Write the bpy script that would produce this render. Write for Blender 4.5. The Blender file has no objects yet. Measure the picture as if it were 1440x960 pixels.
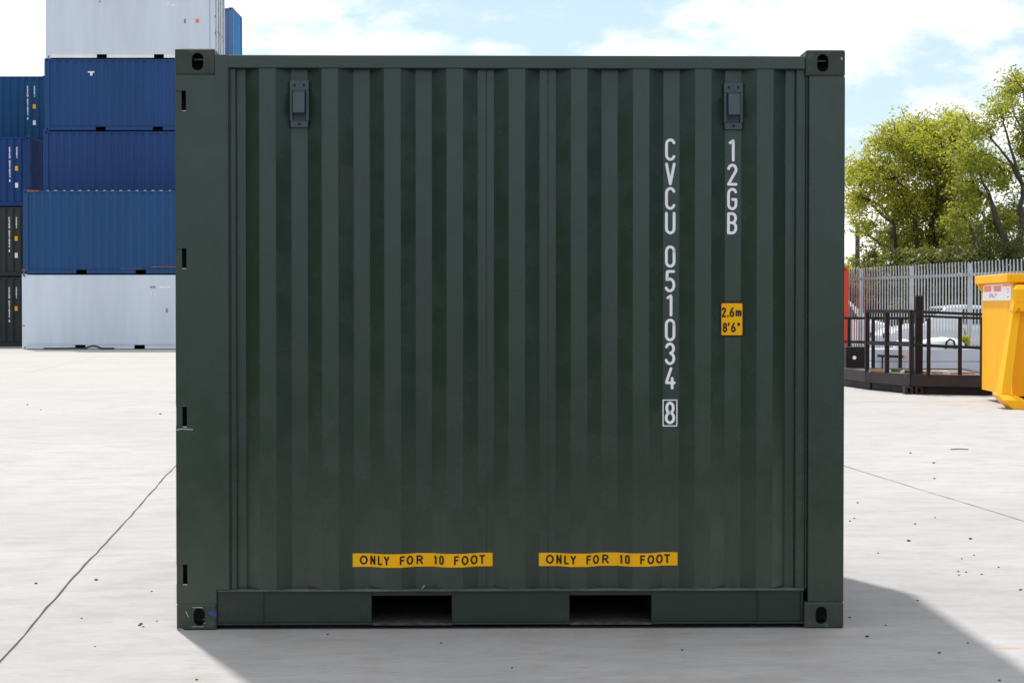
import bpy, bmesh, math, random
import numpy as np
from mathutils import Vector, Matrix
S = bpy.context.scene
COL = S.collection
R = math.radians
F = 2650.0            # focal length in photo pixels (1440 wide)
CAMY = -8.4
EYE = 1.44

# ------------------------------------------------------------------ camera
cd = bpy.data.cameras.new('camera'); cam = bpy.data.objects.new('camera', cd); COL.objects.link(cam)
cam.location = (0, CAMY, EYE)
cam.rotation_euler = (R(90 - 1.03), 0, 0)
cd.sensor_width = 36; cd.lens = 36 * F / 1440; cd.clip_start = 0.1; cd.clip_end = 3000
S.camera = cam

# ------------------------------------------------------------------ light
SUNV = Vector((-.57, 1.43, 2.59)).normalized()
SUN_EL = math.asin(SUNV.z); SUN_AZ = math.atan2(SUNV.x, SUNV.y)
ld = bpy.data.lights.new('sun', 'SUN'); ld.energy = 3.1; ld.angle = R(1.8); ld.color = (1, .972, .94)
sun = bpy.data.objects.new('sun', ld); COL.objects.link(sun)
sun.rotation_euler = SUNV.to_track_quat('Z', 'Y').to_euler()
S.view_settings.view_transform = 'Standard'; S.view_settings.look = 'None'
S.view_settings.exposure = 0.52; S.view_settings.gamma = 1
W = bpy.data.worlds.new('World'); S.world = W; W.use_nodes = True


class NT:
    """small node-tree helper"""
    def __init__(s, nt): s.t = nt; s.n = nt.nodes; s.l = nt.links
    def new(s, typ, **kw):
        n = s.n.new(typ)
        for k, v in kw.items(): setattr(n, k, v)
        return n
    def put(s, sock, v):
        if isinstance(v, bpy.types.NodeSocket): s.l.new(v, sock)
        elif isinstance(v, (tuple, list)) and sock.type == 'RGBA' and len(v) == 3: sock.default_value = (*v, 1)
        else: sock.default_value = v
    def math(s, op, a, b=0.0, c=None, clamp=False):
        n = s.new('ShaderNodeMath', operation=op, use_clamp=clamp)
        s.put(n.inputs[0], a); s.put(n.inputs[1], b)
        if c is not None: s.put(n.inputs[2], c)
        return n.outputs[0]
    def mix(s, f, a, b, mode='MIX'):
        n = s.new('ShaderNodeMix', data_type='RGBA', blend_type=mode)
        s.put(n.inputs[0], f); s.put(n.inputs[6], a); s.put(n.inputs[7], b)
        return n.outputs[2]
    def ramp(s, f, lo, hi, a=0.0, b=1.0):
        n = s.new('ShaderNodeMapRange', interpolation_type='SMOOTHSTEP')
        s.put(n.inputs[0], f)
        for i, v in enumerate((lo, hi, a, b)): n.inputs[i + 1].default_value = v
        return n.outputs[0]
    def noise(s, vec, scale, detail=4, rough=.55, out=0):
        n = s.new('ShaderNodeTexNoise'); s.put(n.inputs['Vector'], vec)
        n.inputs['Scale'].default_value = scale; n.inputs['Detail'].default_value = detail
        n.inputs['Roughness'].default_value = rough
        return n.outputs[out]
    def mapping(s, vec, scale=(1, 1, 1), rot=(0, 0, 0), loc=(0, 0, 0)):
        n = s.new('ShaderNodeMapping'); s.put(n.inputs[0], vec)
        n.inputs['Scale'].default_value = scale; n.inputs['Rotation'].default_value = rot
        n.inputs['Location'].default_value = loc
        return n.outputs[0]


w = NT(W.node_tree); w.n.clear()
sky = w.new('ShaderNodeTexSky', sky_type='NISHITA', sun_disc=False)
sky.sun_elevation = SUN_EL; sky.sun_rotation = SUN_AZ
sky.air_density = 1.0; sky.dust_density = 0.6; sky.ozone_density = 1.6
tc = w.new('ShaderNodeTexCoord').outputs['Generated']
sp = w.new('ShaderNodeSeparateXYZ'); w.l.new(tc, sp.inputs[0])
dx, dy, dz = sp.outputs
az = w.math('ARCTAN2', dx, dy)
el = w.math('ARCSINE', dz)
nz = w.noise(w.mapping(tc, (1, 1, 2.2)), 26, 7, .6)
nzc = w.math('SUBTRACT', nz, .5)
mask = w.math('MULTIPLY', nzc, 1.7)
# cloud banks: (azimuth px, height px, radii px, weight) seen from the yard
for (px, py, rx, ry, a) in [(1185, 30, 170, 75, 1.0), (1120, 70, 110, 50, .5), (1330, 10, 120, 40, .45), (1450, 175, 110, 55, .8),
                            (20, 50, 120, 110, 1.1), (400, 15, 130, 55, .9), (610, 66, 50, 14, .7), (700, 70, 45, 12, .7),
                            (470, 75, 110, 22, .6), (800, 10, 60, 18, .2), (640, 22, 60, 10, .3), (900, 78, 120, 14, .35),
                            (1230, 330, 110, 90, .9), (740, 330, 900, 150, .5), (960, 30, 60, 22, .35),
                            (-500, -100, 500, 160, .9), (2100, -50, 500, 200, .9)]:
    u = (px - 720) / F; v = (432 - py) / F
    a1 = w.math('DIVIDE', w.math('SUBTRACT', az, u), rx / F)
    a2 = w.math('DIVIDE', w.math('SUBTRACT', el, v), ry / F)
    r2 = w.math('ADD', w.math('MULTIPLY', a1, a1), w.math('MULTIPLY', a2, a2))
    g = w.math('EXPONENT', w.math('MULTIPLY', r2, -.8))
    mask = w.math('ADD', mask, w.math('MULTIPLY', g, a * .78))
hi = w.noise(w.mapping(tc, (1, 1, 2.5)), 3.2, 8, .58)
himask = w.math('MULTIPLY', w.ramp(hi, .38, .56), w.ramp(dz, .17, .32))
low = w.math('MULTIPLY', w.ramp(mask, .14, .98), .97)
cm = w.math('MAXIMUM', low, himask, clamp=True)
bl = w.mix(.55, sky.outputs[0], (4.1, 5.1, 6.2))
cloudc = w.mix(w.ramp(nz, .3, .75), (7.2, 7.4, 7.6), (10.4, 9.9, 9.3))
out = w.mix(cm, bl, cloudc)
bg = w.new('ShaderNodeBackground'); w.l.new(out, bg.inputs[0]); bg.inputs[1].default_value = 0.11
wo = w.new('ShaderNodeOutputWorld'); w.l.new(bg.outputs[0], wo.inputs[0])

# ------------------------------------------------------------------ materials
def mat(name, col, rough=.5, metal=0.0, spec=.5, var=.08, vscale=3.0, bump=0.0, bscale=60, dirt=None, dirt_amt=.0,
        streak=False, coat=0.0):
    m = bpy.data.materials.new(name); m.use_nodes = True
    t = NT(m.node_tree); b = t.n['Principled BSDF']
    co = t.new('ShaderNodeTexCoord').outputs['Object']
    vec = t.mapping(co, (1, 1, .12)) if streak else co
    n1 = t.noise(vec, vscale, 5, .6)
    c = t.mix(t.ramp(n1, .3, .7), tuple(x * (1 - var) for x in col), tuple(min(1, x * (1 + var)) for x in col))
    if dirt:
        n2 = t.noise(vec, vscale * 2.3, 8, .7)
        c = t.mix(t.math('MULTIPLY', t.ramp(n2, .55, .78), dirt_amt), c, dirt)
    t.put(b.inputs['Base Color'], c)
    t.put(b.inputs['Roughness'], t.ramp(t.noise(co, vscale * 4, 4, .6), .2, .8, max(.02, rough - .07), min(1, rough + .09)))
    b.inputs['Metallic'].default_value = metal
    b.inputs['Specular IOR Level'].default_value = spec
    b.inputs['Coat Weight'].default_value = coat
    if bump:
        bn = t.new('ShaderNodeBump'); bn.inputs['Strength'].default_value = bump; bn.inputs['Distance'].default_value = .01
        t.put(bn.inputs['Height'], t.noise(co, bscale, 4, .6)); t.put(b.inputs['Normal'], bn.outputs[0])
    return m

def dents(m, amount=.25, scale=2.2):
    t = NT(m.node_tree); b = t.n['Principled BSDF']
    co = t.new('ShaderNodeTexCoord').outputs['Object']
    bn = t.new('ShaderNodeBump'); bn.inputs['Strength'].default_value = amount; bn.inputs['Distance'].default_value = .05
    h = t.math('ADD', t.noise(t.mapping(co, (2, 2, 1)), scale, 3, .5), t.math('MULTIPLY', t.noise(co, 180, 3, .6), .004))
    t.put(bn.inputs['Height'], h); t.put(b.inputs['Normal'], bn.outputs[0])
    return m

GREEN = dents(mat('green_paint', (.0215, .0385, .0245), .25, spec=.68, var=.08, vscale=1.6, dirt=(.07, .068, .058), dirt_amt=.12, streak=True), .03)
GREEN2 = mat('worn_green_paint', (.033, .043, .033), .5, var=.2, vscale=9, dirt=(.15, .13, .10), dirt_amt=.75)
RAILG = mat('rail_green_paint', (.015, .028, .018), .36, var=.12, vscale=2.5, dirt=(.09, .085, .075), dirt_amt=.4)
DUSTG = mat('dusty_green_paint', (.085, .098, .092), .6, var=.35, vscale=9)
SEAM = mat('sealant', (.016, .024, .021), .5, var=.2, vscale=20)
VENTG = mat('vent_grey_plastic', (.056, .077, .085), .45, var=.05)
DARK = mat('dark_interior', (.012, .012, .012), .9)
DUST = mat('dusty_plate', (.06, .052, .05), .9, var=.5, vscale=30, dirt=(.3, .27, .25), dirt_amt=.8)
WHITE = mat('white_lettering', (.94, .94, .94), .5, var=.03)
YEL = mat('yellow_sticker', (1.0, .49, .003), .5, spec=.2, var=.03, vscale=8)
BLK = mat('black_print', (.012, .006, .005), .6, var=.1)
BLUEP = mat('blue_scrape', (.015, .07, .25), .5, var=.2, vscale=30)
BARE = mat('bare_scrape_and_slot_light', (.42, .43, .40), .5, var=.3, vscale=60)
WOOD = mat('floor_timber', (.16, .09, .05), .7, var=.3, vscale=5)
STEELW = mat('bare_steel', (.4, .4, .42), .4, metal=.6, var=.2, vscale=10)

def paint(name, c, dirt=(.10, .08, .08), da=.18, rough=.55):
    return mat(name, c, rough, spec=.3, var=.07, vscale=1.3, dirt=dirt, dirt_amt=da, streak=True, bump=.15, bscale=3)
BLUE = paint('royal_blue_paint', (.011, .055, .180))
BLUE3 = paint('navy_blue_paint', (.010, .049, .170))
BLUE2 = paint('mid_blue_paint', (.010, .062, .180), da=.35)
TEAL = paint('teal_blue_paint', (.003, .060, .165))
SKYLIT = paint('skylit_blue_paint', (.010, .20, .52), da=.1)  # end faces only: skylight brightness painted into the blue
SLATE = paint('slate_blue_paint', (.10, .17, .34), da=.1)
NAVY = paint('deep_blue_paint', (.005, .042, .17))
CHAR = paint('charcoal_green_paint', (.030, .036, .036), da=.12)
WHP = paint('white_container_paint', (.60, .66, .75), dirt=(.50, .53, .58), da=.2, rough=.45)
WHP2 = paint('clean_white_paint', (.80, .80, .82), dirt=(.45, .40, .36), da=.5)
GREYP = paint('pale_grey_paint', (.52, .57, .64), dirt=(.4, .4, .4), da=.3, rough=.45)
REDP = paint('red_paint', (.62, .05, .022), da=.1)
RUST = mat('rust', (.22, .09, .045), .85, var=.4, vscale=25)

# ------------------------------------------------------------------ mesh helpers
class MB:
    def __init__(s): s.v = []; s.f = []
    def face(s, pts):
        i = len(s.v); s.v += [tuple(p) for p in pts]; s.f.append(tuple(range(i, i + len(pts))))
    def box(s, x0, x1, y0, y1, z0, z1):
        i = len(s.v)
        s.v += [(x0, y0, z0), (x1, y0, z0), (x1, y1, z0), (x0, y1, z0), (x0, y0, z1), (x1, y0, z1), (x1, y1, z1), (x0, y1, z1)]
        s.f += [tuple(i + k for k in q) for q in ((0, 3, 2, 1), (4, 5, 6, 7), (0, 1, 5, 4), (1, 2, 6, 5), (2, 3, 7, 6), (3, 0, 4, 7))]
        return s
    def prism(s, poly, axis, a, b):
        """poly in the two other axes (order x,y,z minus axis) extruded from a to b"""
        i = len(s.v); n = len(poly)
        def mk(p, c):
            l = list(p); l.insert(axis, c); return tuple(l)
        s.v += [mk(p, a) for p in poly] + [mk(p, b) for p in poly]
        s.f.append(tuple(i + k for k in range(n))[::-1]); s.f.append(tuple(i + n + k for k in range(n)))
        for k in range(n):
            k2 = (k + 1) % n; s.f.append((i + k, i + k2, i + n + k2, i + n + k))
        return s
    def tube(s, pts, rad, n=8, cap=True):
        pts = [Vector(p) for p in pts]; base = len(s.v); rs = rad if isinstance(rad, (list, tuple)) else [rad] * len(pts)
        prev = None
        for k, p in enumerate(pts):
            d = (pts[min(k + 1, len(pts) - 1)] - pts[max(k - 1, 0)]).normalized()
            if prev is None:
                a = d.cross(Vector((0, 0, 1)))
                if a.length < .05: a = d.cross(Vector((0, 1, 0)))
                a.normalize()
            else:
                a = (prev - d * prev.dot(d)).normalized()
            prev = a; b = d.cross(a)
            for q in range(n):
                t = 2 * math.pi * q / n
                s.v.append(tuple(p + (a * math.cos(t) + b * math.sin(t)) * rs[k]))
        for k in range(len(pts) - 1):
            for q in range(n):
                q2 = (q + 1) % n; o = base + k * n
                s.f.append((o + q, o + q2, o + n + q2, o + n + q))
        if cap:
            s.f.append(tuple(base + q for q in range(n))[::-1]); o = base + (len(pts) - 1) * n
            s.f.append(tuple(o + q for q in range(n)))
        return s
    def cyl(s, c, axis, r, h, n=20):
        c = Vector(c); d = Vector((0, 0, 0)); d[axis] = h
        return s.tube([c, c + d], r, n)
    def bar(s, a, b, wx, wz):
        """square bar between two points, wx wide, wz deep"""
        a = Vector(a); b = Vector(b); d = (b - a).normalized()
        u = d.cross(Vector((0, 0, 1)))
        if u.length < .1: u = Vector((1, 0, 0))
        u.normalize(); v = u.cross(d).normalized(); i = len(s.v)
        for p in (a, b):
            for (q, r_) in ((-1, -1), (1, -1), (1, 1), (-1, 1)): s.v.append(tuple(p + u * q * wx / 2 + v * r_ * wz / 2))
        s.f += [(i, i + 1, i + 2, i + 3), (i + 7, i + 6, i + 5, i + 4)] + [(i + k, i + 4 + k, i + 4 + (k + 1) % 4, i + (k + 1) % 4) for k in range(4)]
        return s
    def build(s, name, m, parent=None, bevel=0.0, smooth=False, seg=2, fix=True):
        me = bpy.data.meshes.new(name); me.from_pydata(s.v, [], s.f)
        if fix:
            bm = bmesh.new(); bm.from_mesh(me); bmesh.ops.recalc_face_normals(bm, faces=bm.faces); bm.to_mesh(me); bm.free()
        me.materials.append(m); me.update()
        return link(name, me, parent, bevel, smooth, seg)

def link(name, me, parent=None, bevel=0, smooth=False, seg=2):
    o = bpy.data.objects.new(name, me); COL.objects.link(o)
    if parent: o.parent = parent
    if smooth: me.polygons.foreach_set('use_smooth', [True] * len(me.polygons))
    if bevel:
        b = o.modifiers.new('bevel', 'BEVEL'); b.width = bevel; b.segments = seg; b.limit_method = 'ANGLE'; b.angle_limit = R(40)
        b.harden_normals = False
    return o

def tag(o, label=None, cat=None, group=None, kind=None):
    if label: o['label'] = label
    if cat: o['category'] = cat
    if group: o['group'] = group
    if kind: o['kind'] = kind
    return o

def thing(name, loc=(0, 0, 0), rz=0, **kw):
    o = bpy.data.objects.new(name, None); COL.objects.link(o); o.location = loc; o.rotation_euler = (0, 0, rz)
    o.empty_display_size = .2
    return tag(o, **kw)

def copy_tree(o, parent=None):
    c = o.copy(); COL.objects.link(c); c.parent = parent
    for ch in [x for x in list(o.children)]: copy_tree(ch, c)
    return c

def boolean(base, cutters, name, m, parent=None, bevel=0):
    """base MB minus every cutter MB -> one mesh object"""
    b = base.build('tmp', m); cs = []
    for c in cutters:
        co = c.build('tmpc', m); cs.append(co)
        md = b.modifiers.new('b', 'BOOLEAN'); md.object = co; md.operation = 'DIFFERENCE'; md.solver = 'EXACT'
    dg = bpy.context.evaluated_depsgraph_get()
    me = bpy.data.meshes.new_from_object(b.evaluated_get(dg)); me.name = name
    for o in cs + [b]: bpy.data.objects.remove(o)
    return link(name, me, parent, bevel)

def at(px, D): return ((px - 720) * D / F, D + CAMY)

# ------------------------------------------------------------------ stroke lettering
def arc(cx, cy, rx, ry, a0, a1, n=10):
    return [(cx + rx * math.cos(R(a0 + (a1 - a0) * k / n)), cy + ry * math.sin(R(a0 + (a1 - a0) * k / n))) for k in range(n + 1)]
# glyphs live in a 1 wide x 2.2 tall box, centre lines
GH = 2.2
G = {
 'C': [arc(.5, 1.7, .5, .5, 20, 180) + arc(.5, .5, .5, .5, 180, 340)],
 'V': [[(0, 2.2), (.5, 0)], [(1, 2.2), (.5, 0)]],
 'U': [[(0, 2.2)] + arc(.5, .5, .5, .5, 180, 360) + [(1, 2.2)]],
 '0': [arc(.5, 1.7, .5, .5, 0, 180) + arc(.5, .5, .5, .5, 180, 360) + [(1, 1.7)]],
 '1': [[(.2, 1.95), (.62, 2.2), (.62, 0)]],
 '2': [arc(.5, 1.7, .5, .5, 170, -25) + [(0, .03)], [(0, 0), (1, 0)]],
 '3': [arc(.48, 1.68, .48, .52, 160, -80), arc(.48, .58, .52, .58, 80, -160)],
 '4': [[(.62, 2.2), (0, .6), (1.05, .6)], [(.78, 1.1), (.78, 0)]],
 '5': [[(.95, 2.2), (.12, 2.2), (.08, 1.25)] + arc(.45, .68, .55, .68, 120, -150)],
 '6': [arc(.5, .6, .5, .6, 0, 360, 16), [(.02, .7), (.25, 1.5), (.75, 2.2)]],
 '8': [arc(.5, 1.65, .43, .55, -90, 270, 16), arc(.5, .55, .5, .55, 90, 450, 16)],
 'G': [arc(.5, 1.7, .5, .5, 20, 180) + arc(.5, .5, .5, .5, 180, 360) + [(1, 1.05), (.55, 1.05)]],
 'B': [[(0, 0), (0, 2.2)], [(0, 2.2)] + arc(.5, 1.68, .45, .52, 90, -90) + [(0, 1.16)], [(.5, 1.16)] + arc(.5, .58, .5, .58, 90, -90) + [(0, 0)]],
 'O': [arc(.5, 1.1, .5, 1.1, 0, 360, 24)],
 'N': [[(0, 0), (0, 2.2)], [(0, 2.2), (1, 0)], [(1, 0), (1, 2.2)]],
 'L': [[(0, 2.2), (0, 0), (1, 0)]],
 'Y': [[(0, 2.2), (.5, 1.05)], [(1, 2.2), (.5, 1.05), (.5, 0)]],
 'F': [[(0, 0), (0, 2.2), (1, 2.2)], [(0, 1.15), (.8, 1.15)]],
 'R': [[(0, 0), (0, 2.2)], [(0, 2.2)] + arc(.5, 1.65, .45, .55, 90, -90) + [(0, 1.1)], [(.5, 1.1), (1, 0)]],
 'T': [[(0, 2.2), (1, 2.2)], [(.5, 2.2), (.5, 0)]],
 'm': [[(0, 0), (0, 1.3)], [(0, 1.0)] + arc(.27, 1.0, .25, .3, 160, 0) + [(.5, 0)], [(.5, 1.0)] + arc(.77, 1.0, .25, .3, 160, 0) + [(1, 0)]],
 '.': [[(.5, 0), (.5, .06)]],
 "'": [[(.5, 2.2), (.45, 1.75)]],
 '"': [[(.3, 2.2), (.28, 1.75)], [(.75, 2.2), (.72, 1.75)]],
}
def stroke(mb, pts, wd, k, surf, step=.005):
    """flat ribbon of width wd along pts (x,z), laid on y = surf(x) - lift"""
    P = [Vector(pts[0])]
    for q in pts[1:]:
        q = Vector(q); d = (q - P[-1]).length
        if d < 1e-6: continue
        n = max(1, int(d / step)); p0 = P[-1].copy()
        for j in range(1, n + 1): P.append(p0.lerp(q, j / n))
    lift = .0007 + .00012 * k
    def put(x, z): return (x, surf(x) - lift, z)
    L = []; Rr = []
    for i, p in enumerate(P):
        d = (P[min(i + 1, len(P) - 1)] - P[max(i - 1, 0)]).normalized(); nrm = Vector((-d.y, d.x)) * wd / 2
        L.append(p + nrm); Rr.append(p - nrm)
    i0 = len(mb.v)
    for a, b in zip(L, Rr): mb.v += [put(*a), put(*b)]
    for i in range(len(P) - 1): mb.f.append((i0 + 2 * i, i0 + 2 * i + 1, i0 + 2 * i + 3, i0 + 2 * i + 2))
    for end, nb, sgn in ((0, 1, 1), (-1, -2, -1)):
        d = (P[end] - P[nb]).normalized(); a0 = math.atan2(d.y, d.x)
        fan = [P[end] + Vector((math.cos(a0 + t), math.sin(a0 + t))) * wd / 2 for t in [math.pi * (j / 6 - .5) for j in range(7)]]
        mb.face([put(*q) for q in fan])
def glyph(mb, ch, x0, z0, wd, ht, st, surf):
    for k, s_ in enumerate(G[ch]):
        stroke(mb, [(x0 + st / 2 + p[0] * (wd - st), z0 + st / 2 + p[1] / GH * (ht - st)) for p in s_], st, k, surf)

# ------------------------------------------------------------------ container builder
def profile_generic(x0, x1):
    """corrugation outline (x, y) between two posts; outer flats at y=.012, inner at y=.048"""
    n = int((x1 - x0 - .12) / .278); s0 = (x0 + x1) / 2 - (n * .278 - .070) / 2 - .0
    pts = [(x0, .048), ]
    for k in range(n):
        b = s0 + k * .278
        pts += [(b - .0, .048), (b + .068, .012), (b + .140, .012), (b + .208, .048)]
    pts.append((x1, .048)); return pts
def surf_of(pts):
    xs = [p[0] for p in pts]; ys = [p[1] for p in pts]
    return lambda x: float(np.interp(x, xs, ys))
def panel(mb, pts, z0, z1, th=.004):
    i = len(mb.v); n = len(pts)
    for (dy) in (0, th):
        for z in (z0, z1):
            mb.v += [(x, y + dy, z) for x, y in pts]
    A, B, C, D_ = i, i + n, i + 2 * n, i + 3 * n
    for k in range(n - 1):
        mb.f += [(A + k, A + k + 1, B + k + 1, B + k), (C + k + 1, C + k, D_ + k, D_ + k + 1),
                 (A + k + 1, A + k, C + k, C + k + 1), (B + k, B + k + 1, D_ + k + 1, D_ + k)]
    mb.f += [(A, B, D_, C), (A + n - 1, C + n - 1, D_ + n - 1, B + n - 1)]

WID = 2.438
CAST = {}
def oblong(cx, cz, hw, hh, axis, a, b):
    pts = [(cx + hw * math.cos(R(t)), cz + (hh - hw) + hw * math.sin(R(t))) for t in range(0, 181, 20)] + \
          [(cx + hw * math.cos(R(t)), cz - (hh - hw) + hw * math.sin(R(t))) for t in range(180, 361, 20)]
    return MB().prism(pts, axis, a, b)
def casting_mesh(m):
    """corner casting with real apertures: outer corner at origin (x to the right, y backwards, z up from its base)"""
    if m.name in CAST: return CAST[m.name]
    base = MB().box(0, .178, 0, .162, 0, .118)
    o = base.build('c', m); bv = o.modifiers.new('v', 'BEVEL'); bv.width = .009; bv.segments = 3
    cut = [MB().box(.012, .164, .014, .148, .014, .104), oblong(.1015, .059, .0255, .0395, 1, -.01, .03),
           MB().box(.062, .128, .052, .110, .09, .13), oblong(.085, .059, .0255, .0395, 0, -.01, .02)]
    cs = []
    for c in cut:
        co = c.build('k', m); cs.append(co)
        md = o.modifiers.new('b', 'BOOLEAN'); md.object = co; md.operation = 'DIFFERENCE'; md.solver = 'EXACT'
    me = bpy.data.meshes.new_from_object(o.evaluated_get(bpy.context.evaluated_depsgraph_get())); me.name = 'corner_casting'
    for q in cs + [o]: bpy.data.objects.remove(q)
    CAST[m.name] = me; return me

def container(loc, rz, L, H, pm, label, cat='shipping container', group=None, style='corrugated', pockets=(), code=False,
              end_mat=None, rail_mat=None, cast_mat=None, main=False, doors='left', pocket_light=False):
    root = thing('shipping_container', loc, rz, label=label, cat=cat, group=group)
    end_mat = end_mat or pm; rail_mat = rail_mat or pm; cast_mat = cast_mat or pm
    h = L / 2
    # castings
    me = casting_mesh(cast_mat)
    for sx in (-1, 1):
        for sy in (0, 1):
            for sz in (0, 1):
                o = link('corner_casting', me, root)
                o.scale = (-sx, 1 if sy == 0 else -1, 1 if sz == 0 else -1)
                o.location = (sx * h, 0 if sy == 0 else WID, 0 if sz == 0 else H)
    # posts
    pw = .178
    xi0 = -h + (.2355 if main else .178); xi1 = h - .176
    if main:
        post = MB().box(-h, -h + .178, .004, .150, .118, H - .118)
        cuts = [MB().box(-h + .008, -h + .170, .012, .142, .10, H - .1)]
        for zc in (2.36, 1.66, .955, .25):
            cuts.append(MB().box(-h + .028, -h + .049, -.02, .05, zc - .044, zc + .044))
            cuts.append(MB().box(-h - .02, -h + .028, -.02, .0105, zc - .044, zc + .044))
        boolean(post, cuts, 'corner_post', pm, root)
        MB().box(-h + .178, xi0, .004, .03, .1805, H - .028).box(-h + .178, -h + .19, .03, .13, .1805, H - .03).build('post_flange', pm, root)
        for zc in (2.36, 1.66, .955, .25):
            MB().box(-h + .030, -h + .048, .0030, .0075, zc - .0485, zc - .0445).build('weld_and_slot_light', BARE, root)  # pale strip paints the light showing through the slot
            MB().box(-h + .012, -h + .046, .0030, .0075, zc + .0445, zc + .0470).build('weld_and_slot_light', DUSTG, root)
        MB().tube([(-h + .001, .003, .895), (-h + .03, .002, .899), (-h + .075, .003, .896)], .0022, 5).build('weld_and_slot_light', BARE, root)
    else:
        MB().box(-h, -h + .178, .004, .150, .118, H - .118).build('corner_post', pm, root)
    MB().box(h - .162, h, .004, .150, .118, H - .118).build('corner_post', pm, root, bevel=.004 if main else 0)
    for sx in (-1, 1):
        a, b = (-h, -h + .162) if sx < 0 else (h - .162, h)
        MB().box(a, b, WID - .15, WID - .004, .118, H - .118).build('corner_post', pm, root)
    # top rails
    rx0, rx1 = -h + .178, h - .178
    MB().box(rx0, rx1, .006, .066, H - .086, H - .028).build('top_rail', rail_mat if not main else pm, root, bevel=.004 if main else 0)
    MB().box(rx0, rx1, WID - .066, WID - .006, H - .086, H - .028).build('top_rail', pm, root)
    for a, b in ((-h + .006, -h + .06), (h - .06, h - .006)):
        MB().box(a, b, .162, WID - .162, H - .095, H - .01).build('end_header', pm, root)
        MB().box(a, b, .162, WID - .162, .015, .16).build('end_sill', pm, root)
    # bottom rails with fork pockets
    zt = .178; zb = .020
    for side in (0, 1):
        mb = MB()
        f = (lambda y: y) if side == 0 else (lambda y: WID - y)
        def bx(x0, x1, y0, y1, z0, z1):
            a, b = sorted((f(y0), f(y1))); mb.box(x0, x1, a, b, z0, z1)
        e = [rx0] + [v for p in pockets for v in p] + [rx1]
        for k in range(0, len(e), 2):
            bx(e[k], e[k + 1], .026, .034, zb + .008, zt - .009)
            bx(e[k], e[k + 1], .008, .058, zb, zb + .008)
        for p in pockets: bx(p[0], p[1], .026, .034, .148, zt - .009)
        if main:
            for x in (-1.112, 1.113): bx(x - .0035, x + .0035, .017, .026, zb + .008, zt - .009)
            for x in (rx1 - .012,): bx(x, x + .006, .012, .026, zb + .008, zt - .009)
        mb.build('bottom_rail', rail_mat, root, bevel=.0015 if main else 0)
        mb = MB(); bx(rx0, rx1, .006, .058, zt - .0085, zt); mb.build('sill_flange', DUSTG if main else rail_mat, root, bevel=.002 if main else 0)
    for p in pockets:
        MB().box(p[0] - .006, p[0], .0345, WID - .0345, .024, .154).box(p[1], p[1] + .006, .0345, WID - .0345, .024, .154) \
            .box(p[0], p[1], .0345, WID - .0345, .148, .154).build('fork_pocket', DARK if not main else RAILG, root)
        MB().box(p[0], p[1], .009, WID - .012, .018, .0235).build('pocket_plate', DUST if main else DARK, root)
    # floor and roof
    MB().box(-h + .06, h - .06, .068, WID - .068, .157, .19).build('floor', WOOD, root)
    mb = MB()
    n = int((L - .5) / .2)
    zr = H - .046
    mb.box(-h + .03, h - .03, .04, WID - .04, zr - .002, zr + .004)
    for k in range(n):
        x = -h + .25 + k * .2
        mb.box(x, x + .09, .12, WID - .12, zr + .004, zr + .016)
    mb.build('roof', pm, root)
    # side panels
    if style == 'corrugated':
        if main:
            pts = [(xi0 - .004, .030), (-1.232, .030), (-1.228, .048), (-1.1880, .048)]
            for k in range(9):
                b = -1.1226 + .278 * k
                pts += [(b, .012), (b + .0735, .012)]
                if k < 8: pts += [(b + .1395, .048), (b + .2120, .048)]
            pts += [(1.235, .048), (1.276, .048), (1.281, .030), (xi1 + .02, .030)]
        else:
            pts = profile_generic(-h + .15, h - .15)
        mb = MB(); panel(mb, pts, zt, H - .086)
        mb.build('side_panel', pm, root)
        if main:
            mb = MB()
            for x in (-.110, .167):
                mb.box(x - .0028, x + .0028, .0476, .0500, zt + .001, H - .087)
            mb.box(-1.232, -1.2285, .0275, .031, zt, H - .087); mb.box(1.2795, 1.283, .0275, .031, zt, H - .087)
            mb.box(xi0 + .0, xi0 + .006, .014, .031, zt, H - .087); mb.box(xi1 + .003, xi1 + .008, .014, .031, zt, H - .087)
            mb.build('weld_seam', SEAM, root)
        mb = MB(); panel(mb, [(x, WID - y) for x, y in profile_generic(-h + .15, h - .15)], zt, H - .086, -.004)
        mb.build('side_panel', pm, root)
        surf = surf_of(pts)
    else:
        for y0, y1 in ((.010, .05), (WID - .05, WID - .010)):
            mb = MB().box(rx0 + .0, rx1, y0, y1, zt + .001, H - .087)
            mb.build('side_panel', pm, root)
        surf = lambda x: .010
    # ends: doors at one end, corrugated bulkhead at the other
    for sgn in (-1, 1):
        is_door = (sgn < 0) == (doors == 'left')
        X = lambda d: sgn * (h - d)
        def xb(mb, d0, d1, *a):
            lo, hi_ = sorted((X(d0), X(d1))); mb.box(lo, hi_, *a)
        if is_door:
            for q in (0, 1):
                y0 = .155 + q * (WID - .31) / 2 + .005; y1 = y0 + (WID - .31) / 2 - .01
                mb = MB(); xb(mb, .03, .07, y0, y1, .165, H - .10)
                for k in range(4):
                    zc = .38 + k * (H - .6) / 4; xb(mb, .022, .03, y0 + .08, y1 - .08, zc, zc + (H - .6) / 4 - .16)
                d = mb.build('door', end_mat, root)
                for yy in (y0 + .22, y1 - .22):
                    MB().tube([(X(.004), yy, .05), (X(.004), yy, H - .03)], .016, 8).build('locking_bar', STEELW if not main else pm, d)
                    mb = MB(); xb(mb, -.012, .022, yy - .22, yy + .02, 1.05, 1.09); mb.build('door_handle', STEELW, d)
        else:
            mb = MB(); prof = []
            y = .15
            while y < WID - .35:
                prof += [(y + .02, .05), (y + .065, .015), (y + .175, .015), (y + .22, .05)]; y += .25
            prof = [(.14, .05)] + prof + [(WID - .14, .05)]
            mb2 = MB()
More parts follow.
